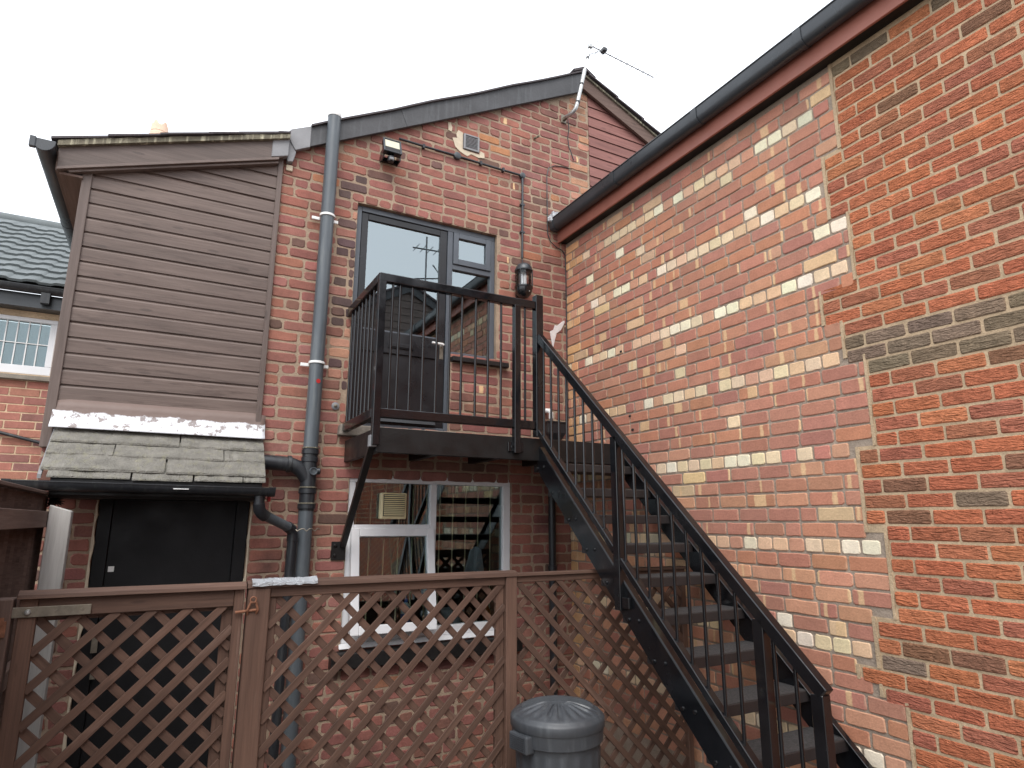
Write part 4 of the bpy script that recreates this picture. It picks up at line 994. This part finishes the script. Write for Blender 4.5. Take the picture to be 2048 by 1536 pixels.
# ================================================================== wall fittings
WL = thing('wall_lamp', 'black bulkhead wall lamp with clear glass beside the balcony door', 'lamp', (-0.55, -0.1, 3.63))
lc = (-0.555, -0.095, 3.63)
obj('back_plate', MB().prism([(-0.60, 3.66), (-0.51, 3.66), (-0.51, 3.96), (-0.60, 3.96)], 'y', -0.03, 0.0), 'steel', WL, bevel=0.01, seg=2)
obj('bottom_cup', MB().lathe(lc, [(0.01, 0.0), (0.045, 0.012), (0.070, 0.04), (0.081, 0.075), (0.084, 0.10), (0.090, 0.103), (0.090, 0.118), (0.078, 0.122)], 28), 'steel', WL, smooth=True)
obj('top_dome', MB().lathe(lc, [(0.078, 0.272), (0.090, 0.276), (0.090, 0.29), (0.084, 0.293), (0.078, 0.32), (0.06, 0.345), (0.03, 0.36), (0.004, 0.365)], 28), 'gutter', WL, smooth=True)
obj('glass_cylinder', MB().lathe(lc, [(0.072, 0.121), (0.072, 0.273)], 28), 'glass3', WL, smooth=True)
obj('reflector', MB().lathe((lc[0], lc[1]+0.03, lc[2]), [(0.035, 0.122), (0.035, 0.272)], 16), 'alu', WL, smooth=True)
obj('bulb', MB().lathe((lc[0]+0.01, lc[1]-0.01, lc[2]), [(0.012, 0.13), (0.016, 0.15), (0.017, 0.22), (0.008, 0.245), (0.002, 0.25)], 14), 'white', WL, smooth=True)
for a in (-2.5, -0.65): obj('cage_bar', MB().tube([(lc[0]+0.083*math.cos(a), lc[1]+0.083*math.sin(a), lc[2]+0.11), (lc[0]+0.083*math.cos(a), lc[1]+0.083*math.sin(a), lc[2]+0.285)], 0.007, 8), 'steel', WL, smooth=True)
obj('rivet', MB().lathe((-0.535, -0.172, 3.685), [(0.007, 0), (0.005, 0.004)], 8, Vector((0.2, -1, -0.3))), 'alu', WL)

FLd = thing('floodlight', 'black square floodlight with motion sensor under the dark bargeboard', 'floodlight', (-1.93, -0.12, 4.66))
tl = math.radians(-18)
def fb(x, y, zz): # tilt the head a little downwards
    c, s = math.cos(tl), math.sin(tl); y0, z0 = y+0.0, zz; return (-1.937+x, -0.135+y0*c-z0*s, 4.812+y0*s+z0*c)
def fbox(mb, x0, x1, y0, y1, z0, z1): mb.add([fb(x, y, zz) for zz in (z0, z1) for x, y in ((x0, y0), (x1, y0), (x1, y1), (x0, y1))], BOXF)
hm = MB(); fbox(hm, -0.082, 0.082, -0.012, 0.035, -0.082, 0.078); obj('housing', hm, 'steel', FLd, bevel=0.008, seg=2)
hm = MB(); 
for a in ((-0.084, -0.068, -0.084, 0.080), (0.068, 0.084, -0.084, 0.080), (-0.068, 0.068, 0.064, 0.080), (-0.068, 0.068, -0.084, -0.070)): fbox(hm, a[0], a[1], -0.022, -0.011, a[2], a[3])
obj('bezel', hm, 'gutter', FLd, bevel=0.004)
hm = MB(); fbox(hm, -0.066, 0.066, -0.016, -0.0125, -0.022, 0.062); obj('lens', hm, 'lens', FLd)
hm = MB(); fbox(hm, -0.066, 0.066, -0.015, -0.0125, -0.068, -0.024); obj('lower_face', hm, 'steel_dull', FLd)
obj('bracket', MB().box((-1.86, -0.13, 4.70), (-1.85, -0.02, 4.80)).box((-2.01, -0.13, 4.70), (-2.0, -0.02, 4.80)).box((-2.01, -0.03, 4.72), (-1.85, 0.0, 4.76)), 'steel', FLd)
obj('sensor', MB().lathe((-1.945, -0.14, 4.655), [(0.012, 0), (0.028, 0.006), (0.032, 0.02), (0.032, 0.05), (0.02, 0.056)], 18), 'steel', FLd, smooth=True)
obj('sensor_eye', B((-1.965, -0.178, 4.664), (-1.925, -0.165, 4.690)), 'lead', FLd, bevel=0.006, seg=2)
obj('bracket_knob', MB().lathe((-1.855, -0.06, 4.76), [(0.012, 0), (0.012, 0.012)], 10, Vector((1, 0, 0))), 'zinc', FLd)

CD = thing('cable_conduit', 'black cable conduit from the floodlight across and down to the lamp', 'conduit', (-1.2, -0.02, 4.5))
obj('conduit_run', MB().tube([(-1.84, -0.022, 4.995), (-1.55, -0.022, 4.99), (-1.25, -0.022, 4.992), (-0.90, -0.022, 4.985), (-0.527, -0.022, 4.985)], 0.0115, 10), 'bpipe', CD, smooth=True)
obj('conduit_drop', MB().tube([(-0.527, -0.022, 4.985), (-0.527, -0.022, 4.5), (-0.53, -0.022, 4.08)], 0.0115, 10), 'gutter', CD, smooth=True)
obj('lamp_lead', MB().tube([(-0.53, -0.02, 4.09), (-0.533, -0.03, 4.03), (-0.545, -0.06, 3.99)], 0.005, 8), 'bpipe', CD, smooth=True)
obj('junction_box', MB().lathe((-1.253, -0.004, 4.993), [(0.036, 0), (0.036, 0.030), (0.030, 0.034)], 20, Vector((0, -1, 0))), 'gutter', CD, smooth=True)
obj('junction_box', MB().lathe((-0.527, -0.004, 4.985), [(0.032, 0), (0.032, 0.030), (0.026, 0.034)], 20, Vector((0, -1, 0))), 'gutter', CD, smooth=True)
for x in (-1.60, -1.00, -0.75): obj('saddle', B((x-0.011, -0.036, 4.968), (x+0.011, 0.0, 5.006)), 'bpipe', CD)
for zz in (4.66, 4.36): obj('saddle', B((-0.55, -0.034, zz-0.008), (-0.504, 0.0, zz+0.008)), 'gutter', CD)

VT = thing('wall_vent', 'small grey louvred vent with cream mortar round it high on the gable', 'vent', (-1.1, -0.01, 5.11))
obj('frame', MB().box((-1.185, -0.022, 5.10), (-1.165, 0.01, 5.268)).box((-1.035, -0.022, 5.10), (-1.015, 0.01, 5.268)).box((-1.165, -0.022, 5.250), (-1.035, 0.01, 5.268)).box((-1.165, -0.022, 5.10), (-1.035, 0.01, 5.118)), 'lead', VT, bevel=0.003)
for i in range(9): obj('slat', MB().prism([(-0.018, 5.122+i*0.0142), (0.004, 5.130+i*0.0142), (0.004, 5.133+i*0.0142), (-0.018, 5.127+i*0.0142)], 'x', -1.165, -1.035), 'lead', VT)
obj('vent_back', B((-1.166, 0.003, 5.117), (-1.034, 0.006, 5.251)), 'dark', VT)
vm = MB(); a0 = [(-1.30, 5.19), (-1.27, 5.10), (-1.22, 5.06), (-1.14, 5.03), (-1.10, 5.065), (-1.02, 5.05), (-0.95, 5.065), (-0.955, 5.12), (-1.0, 5.13), (-1.01, 5.09), (-1.19, 5.094), (-1.19, 5.275), (-1.24, 5.29), (-1.262, 5.24), (-1.25, 5.20)]
obj('mortar_patch', vm.prism(a0, 'y', -0.007, 0.004), 'beige', VT, bevel=0.002)
obj('mortar_patch', MB().prism([(-1.345, 5.255), (-1.31, 5.25), (-1.305, 5.30), (-1.325, 5.345), (-1.35, 5.34)], 'y', -0.006, 0.004), 'beige', VT)

AE = thing('tv_aerial', 'television aerial on a cranked pole above the gable peak', 'aerial', (0.0, 0, 5.8))
obj('wall_bracket', MB().box((-0.03, -0.012, 5.775), (0.035, 0.0, 5.875)).box((-0.012, -0.06, 5.80), (0.018, -0.012, 5.84)), 'zinc', AE, bevel=0.003)
mp = [(0.0, -0.05, 5.825), (0.01, -0.12, 5.812), (0.016, -0.165, 5.815), (0.030, -0.195, 5.845), (0.054, -0.20, 5.926), (0.127, -0.20, 6.229), (0.16, -0.20, 6.37)]
obj('cranked_arm', MB().tube(mp, 0.021, 14), 'alu', AE, smooth=True)
obj('mast', MB().tube([(0.05, -0.2, 5.92), (0.19, -0.2, 6.48), (0.24, -0.20, 6.686)], 0.0125, 12), 'alu', AE, smooth=True)
for t, r in (((0.058, -0.2, 5.93), 0.025), ((0.112, -0.2, 6.17), 0.023), ((0.203, -0.2, 6.54), 0.017)):
    obj('tape', MB().lathe(t, [(r, -0.012), (r, 0.012)], 12, Vector((0.23, 0, 1))), 'bpipe', AE, smooth=True)
bA, bE = Vector((0.225, -0.21, 6.705)), Vector((1.19, -0.15, 6.70))
obj('boom', MB().beam(bA, bE, 0.009, 0.009), 'lead', AE)
bd_ = (bE-bA).normalized(); 
for i in range(12):
    c = bA+bd_*(0.05+i*0.084); L = 0.075 if i > 2 else 0.10
    el = Vector((0.02, 1, 0.0)).normalized()
    obj('element', MB().tube([c-el*L, c+el*L], 0.0035, 6), 'lead', AE, smooth=True)
obj('balun_box', MB().box((0.405, -0.235, 6.700), (0.455, -0.165, 6.745)), 'bpipe', AE, bevel=0.004)
obj('clamp', B((0.215, -0.225, 6.675), (0.262, -0.185, 6.72)), 'alu', AE, bevel=0.003)
obj('aerial_lead', MB().tube([(0.40, -0.2, 6.70), (0.33, -0.2, 6.66), (0.24, -0.2, 6.60), (0.208, -0.2, 6.52)], 0.004, 6), 'bpipe', AE, smooth=True)
c1 = MB().tube([(0.02, -0.06, 5.80), (0.045, -0.04, 5.70), (0.04, -0.02, 5.60), (0.06, -0.012, 5.50), (0.09, -0.010, 5.44), (0.12, -0.008, 5.36)], 0.005, 6)
tag(obj('loose_cable', c1, 'bpipe', smooth=True), 'thin dark cable dangling below the aerial bracket', 'cable')
c2 = MB().tube([(0.09, -0.008, 5.245), (-0.03, -0.010, 5.24), (-0.13, -0.012, 5.22), (-0.205, -0.012, 5.17), (-0.225, -0.010, 5.08), (-0.225, -0.010, 4.5), (-0.222, -0.010, 4.42), (-0.19, -0.012, 4.34), (-0.12, -0.014, 4.29), (-0.05, -0.014, 4.27), (-0.015, -0.016, 4.22), (-0.010, -0.016, 4.0), (-0.012, -0.014, 3.3), (-0.012, -0.014, 2.5)], 0.005, 6)
tag(obj('wall_cable', c2, 'bpipe', smooth=True), 'dark cable running down the brickwork into the wall corner', 'cable')
tag(obj('wall_plug', MB().tube([(-0.37, 0.0, 5.475), (-0.352, -0.07, 5.468)], 0.011, 8), 'moss', smooth=True), 'short stub poking from the bricks right of the vent', 'stub')
ey = thing('ring_bolt', 'round grey fixing bolt on the bricks beside the soil pipe', 'bolt', (-2.28, 0, 2.44))
obj('washer', MB().lathe((-2.268, 0.0, 2.437), [(0.032, 0), (0.032, 0.006), (0.026, 0.010)], 18, Vector((0, -1, 0))), 'lead', ey, smooth=True)
obj('bolt_head', MB().lathe((-2.268, -0.008, 2.437), [(0.013, 0), (0.013, 0.012), (0.006, 0.016)], 8, Vector((0, -1, 0))), 'zinc', ey)

HP = thing('rain_hopper', 'black rainwater hopper with white waste pipe in the wall corner', 'hopper', (-0.24, -0.06, GZ))
def frus(mb, zt, zb, wt, wb_, yt, yb_, x=-0.225):
    vs = [(x-wb_/2, -yb_, zb), (x+wb_/2, -yb_, zb), (x+wb_/2, -0.004, zb), (x-wb_/2, -0.004, zb), (x-wt/2, -yt, zt), (x+wt/2, -yt, zt), (x+wt/2, -0.004, zt), (x-wt/2, -0.004, zt)]
    mb.add(vs, BOXF)
hb = MB(); frus(hb, 2.43, 2.33, 0.205, 0.19, 0.16, 0.15); frus(hb, 2.329, 2.22, 0.188, 0.075, 0.148, 0.09); obj('hopper_body', hb, 'bpipe', HP, bevel=0.004)
hb = MB(); frus(hb, 2.445, 2.428, 0.225, 0.215, 0.17, 0.165); obj('hopper_rim', hb, 'bpipe', HP, bevel=0.003)
obj('downpipe', MB().tube([(-0.235, -0.055, 2.23), (-0.236, -0.055, GZ)], 0.034, 18), 'bpipe', HP, smooth=True)
obj('waste_elbow', MB().tube([(-0.275, 0.0, 2.56), (-0.275, -0.05, 2.56), (-0.262, -0.075, 2.555), (-0.250, -0.08, 2.535), (-0.248, -0.08, 2.48)], 0.022, 14), 'white', HP, smooth=True)
obj('waste_pipe', MB().tube([(-0.248, -0.08, 2.50), (-0.246, -0.08, 2.40)], 0.017, 12), 'lead', HP, smooth=True)
obj('pipe_joint', MB().lathe((-0.236, -0.055, 1.08), [(0.034, 0), (0.040, 0.003), (0.040, 0.05), (0.034, 0.053)], 18), 'bpipe', HP, smooth=True)

bm = thing('broom', 'red handled broom standing behind the trellis below the window', 'broom', (-0.72, -0.25, GZ))
obj('broom_handle', MB().tube([(-0.78, -0.30, GZ+0.1), (-0.76, -0.12, 0.42)], 0.013, 10), 'red', bm, smooth=True)
obj('grip', MB().tube([(-0.76, -0.12, 0.41), (-0.758, -0.11, 0.53)], 0.014, 10), 'blue', bm, smooth=True)
obj('head', B((-0.90, -0.34, GZ), (-0.66, -0.28, GZ+0.12)), 'red', bm, bevel=0.01)

# ================================================================== eave gutter of the cladded part
EG = thing('eave_gutter', 'grey gutter end sticking out at the left eave of the brown cladding', 'gutter', (-4.40, 1, 4.0))
obj('channel', MB().channel((-4.395, -0.16, 4.072), (-4.395, 5.5, 4.072), 0.058), 'gutter', EG, smooth=True)
n = 14; vs = [(-4.395, y_, 4.078) for y_ in (-0.168, -0.158)]
ring = [(-4.395-0.066*math.cos(PI*k/n), 4.078-0.070*math.sin(PI*k/n)) for k in range(n+1)]
obj('stop_end', MB().prism([(-4.461, 4.094)]+ring+[(-4.329, 4.094)], 'y', -0.175, -0.158), 'gutter', EG, bevel=0.003)
obj('gutter_tab', B((-4.475, -0.185, 4.02), (-4.440, -0.150, 4.098)), 'gutter', EG, bevel=0.003)
obj('joint', MB().channel((-4.395, 1.2, 4.074), (-4.395, 1.26, 4.074), 0.063), 'gutter', EG, smooth=True)

# ================================================================== neighbouring house at the left (plane y = 2.1)
NH = thing('neighbour_house', 'neighbouring brick house with grey tiled roof and white leaded window', 'house', (-6, 2.1, GZ))
NY = 2.1
nw = MB()
WN = (-6.0, -4.49, 2.86, 3.412)
for a, b in (((-9, GZ), (-4.2, 2.86)), ((-9, 2.86), (-6.0, 3.47)), ((-4.49, 2.86), (-4.2, 3.47)), ((-6.0, 3.412), (-4.49, 3.47))): nw.box((a[0], NY+0.004, a[1]), (b[0], NY+0.25, b[1]))
NW = obj('wall', nw, 'mort_nb', NH)
NBC = [(4, lin(166, 116, 102)), (3, lin(158, 108, 96)), (2, lin(152, 106, 98)), (1, lin(138, 100, 94))]
NBC = tone(NBC, (1.0, 0.96, 0.94))
PN_ = lambda u, v, wv: (u, NY-wv, v)
nb_ = []; z = 2.80-0.0765*37; k = 0
while z < 3.40:
    v0, v1 = z+0.005, z+0.0715
    u = -5.6+(0.1175 if k % 2 else 0)
    while u < -4.2:
        a, b = u+0.005, min(u+0.23, -4.21); u += 0.235
        if b-a < 0.05 or (v1 > 2.80 and (b > -6.0 and a < -4.49)) or v1 > 3.45: continue
        nb_.append((a, b, v0, v1, random.uniform(-.001, .001), jc(pick(NBC), 0.06), (0, 0, 0, 0)))
    z += 0.0765; k += 1
lay(nb_, PN_, 'brick_nb', NW, 300, jit=0.001, cham=0.003, rnd=0.004)
nwin = MB(); nwin.box((-6.0, NY+0.01, 2.862), (-4.492, NY+0.08, 2.945)); nwin.box((-6.0, NY+0.01, 3.372), (-4.492, NY+0.08, 3.412)); nwin.box((-4.548, NY+0.01, 2.945), (-4.492, NY+0.08, 3.372)); nwin.box((-6.0, NY+0.01, 2.945), (-5.94, NY+0.08, 3.372)); nwin.box((-5.25, NY+0.01, 2.945), (-5.18, NY+0.08, 3.372))
NWi = obj('window', nwin, 'upvc', NH, bevel=0.005)
obj('pane', B((-5.95, NY+0.04, 2.94), (-4.545, NY+0.048, 3.376)), MAT['glass2'], NWi)
m_ = MT('pale_blind', 0.9); m_.base(lin(132, 148, 154)); MAT['blind'] = m_.m
obj('net_curtain', B((-5.95, NY+0.12, 2.94), (-4.545, NY+0.125, 3.376)), 'blind', NWi)
for i in range(7): obj('glazing_bar', B((-4.635-i*0.0855, NY+0.030, 2.945), (-4.625-i*0.0855, NY+0.036, 3.372)), 'white', NWi)
for zz in (3.16,): obj('glazing_bar', B((-5.18, NY+0.024, zz-0.004), (-4.548, NY+0.0295, zz+0.004)), 'white', NWi)
obj('sill', MB().prism([(NY-0.05, 2.80), (NY+0.08, 2.80), (NY+0.08, 2.858), (NY-0.04, 2.845)], 'x', -6.05, -4.4), 'stone', NWi, bevel=0.004)
obj('fascia', B((-9, NY-0.16, 3.468), (-4.25, NY-0.14, 3.60)), 'gutter', NH)
obj('soffit', B((-9, NY-0.139, 3.472), (-4.25, NY+0.2, 3.485)), 'gutter', NH)
obj('gutter', MB().channel((-9, NY-0.215, 3.645), (-4.25, NY-0.215, 3.645), 0.055), 'bpipe', NH, smooth=True)
obj('gutter_outlet', B((-4.62, NY-0.25, 3.50), (-4.55, NY-0.18, 3.60)), 'bpipe', NH)
RO = obj('roof', MB().prism([(NY-0.22, 3.655), (4.3, 5.23), (4.3, 5.18), (NY-0.22, 3.60)], 'x', -9, -4.0), 'tile', NH)
import itertools
ty0, tz0 = NY-0.24, 3.665; tdy, tdz = 4.3-(NY-0.22), 5.23-3.655; tl_ = math.hypot(tdy, tdz); uy, uz = tdy/tl_, tdz/tl_
rowp = 0.232; tw_ = 0.225
def tile_mesh():
    vs, fs = [], []; n = 10
    for i in range(n+1):
        s = i/n; x = s*tw_; h = 0.014*min(1.0, 2.2*max(0.0, math.sin((s-0.45)/0.55*PI))) if s > 0.45 else 0.0
        for d, e in ((0.0, 0.034), (rowp+0.05, 0.006)):
            for th in (0.0, -0.024):
                hh = h+e+th; vs.append((x, uy*d-uz*hh, uz*d+uy*hh))
    for i in range(n):
        a = i*4; b = a+4
        fs += [(a, a+2, b+2, b), (a+1, b+1, b+3, a+3), (a, b, b+1, a+1)]
    return MB().add(vs, fs)
TM = mesh_from('tile', tile_mesh()); TM.materials.append(MAT['tile'])
for p_ in TM.polygons: p_.use_smooth = True
try: TM.set_sharp_from_angle(angle=math.radians(35))
except Exception: pass
for r_ in range(11):
    for c_ in range(12):
        o = bpy.data.objects.new('tile', TM); col.objects.link(o); o.parent = RO
        o.location = (-4.2-(c_+1)*tw_, ty0+uy*rowp*r_, tz0+uz*rowp*r_)
obj('ridge', MB().tube([(-9, 4.3, 5.20), (-3.9, 4.3, 5.20)], 0.085, 16), 'tile', NH, smooth=True)
obj('cable_pipe', MB().tube([(-5.2, NY-0.03, 2.40), (-4.47, NY-0.03, 2.222)], 0.016, 10), 'bpipe', NH, smooth=True)
# chimney with pot, far behind the left roof
CH = thing('chimney_pot', 'pale terracotta crown chimney pot peeping over the left roof', 'chimney', (-3.95, 3.0, 5.5))
cc_ = Vector((-3.932, 3.0, 0))
vs, fs = [], []; NS = 40
rows = [(0.105, 5.75), (0.105, 6.120), (0.098, 6.125), (0.094, 6.150), (0.098, 6.155), (0.094, 6.210)]
for i, (r, h) in enumerate(rows):
    for k in range(NS):
        t = 2*PI*k/NS; vs.append((cc_.x+r*math.cos(t), cc_.y+r*math.sin(t), h))
for k in range(NS):
    t = 2*PI*k/NS; vs.append((cc_.x+0.092*math.cos(t), cc_.y+0.092*math.sin(t), 6.235+0.055*(abs(math.sin(t*2.5+0.5))**3)))
for k in range(NS):
    t = 2*PI*k/NS; vs.append((cc_.x+0.078*math.cos(t), cc_.y+0.078*math.sin(t), 6.233+0.055*(abs(math.sin(t*2.5+0.5))**3)))
for k in range(NS):
    t = 2*PI*k/NS; vs.append((cc_.x+0.078*math.cos(t), cc_.y+0.078*math.sin(t), 5.9))
for i in range(len(rows)+2):
    for k in range(NS): fs.append((i*NS+k, i*NS+(k+1) % NS, (i+1)*NS+(k+1) % NS, (i+1)*NS+k))
obj('pot', MB().add(vs, fs), 'terra', CH, smooth=True)
obj('stack', B((-4.13, 2.8, 4.3), (-3.73, 3.2, 5.78)), 'brick_nb', CH)

# ================================================================== gabled house behind the camera (shows in the door glass)
GH = thing('gabled_house', 'boarded gabled house seen reflected in the door glass', 'house', (1.7, -10.5, GZ))
gy = -10.0
def gz(x): return 7.63-0.52*abs(x-1.73)
z = 0.0
while z < 7.5:
    half = min(5.0, max(0.05, (7.55-z)/0.52)); obj('house_board', MB().prism([(gy-0.02, z), (gy+0.02, z), (gy+0.004, z+0.195), (gy-0.02, z+0.198)], 'x', 1.73-half, 1.73+half), 'clad', GH); z += 0.2
obj('house_verge', MB().prism([(1.73, 7.66), (6.9, 4.97), (6.9, 4.75), (1.73, 7.44), (-3.4, 4.75), (-3.4, 4.97)], 'y', gy+0.03, gy+0.08), 'felt', GH)
obj('house_roof', MB().prism([(1.73, 7.72), (7.0, 4.98), (7.0, 4.92), (1.73, 7.66), (-3.5, 4.92), (-3.5, 4.98)], 'y', gy-6, gy+0.12), 'roofslate', GH)
ra = thing('roof_aerial', 'roof aerial on the gabled house, reflected in the door glass', 'aerial', (2.3, -10.3, 7.5))
obj('mast', MB().tube([(2.3, -10.3, 7.35), (2.3, -10.3, 9.3)], 0.025, 8), 'lead', ra)
obj('boom', MB().tube([(1.9, -10.3, 8.9), (2.9, -10.3, 8.95)], 0.02, 8), 'bpipe', ra)
for q in range(5): obj('element', MB().tube([(2.0+q*0.2, -10.55, 8.92), (2.0+q*0.2, -10.05, 8.92)], 0.01, 6), 'bpipe', ra)
obj('dish_arm', MB().tube([(2.0, -10.3, 8.0), (2.8, -10.3, 8.15), (2.5, -10.3, 8.5)], 0.02, 6), 'bpipe', ra)
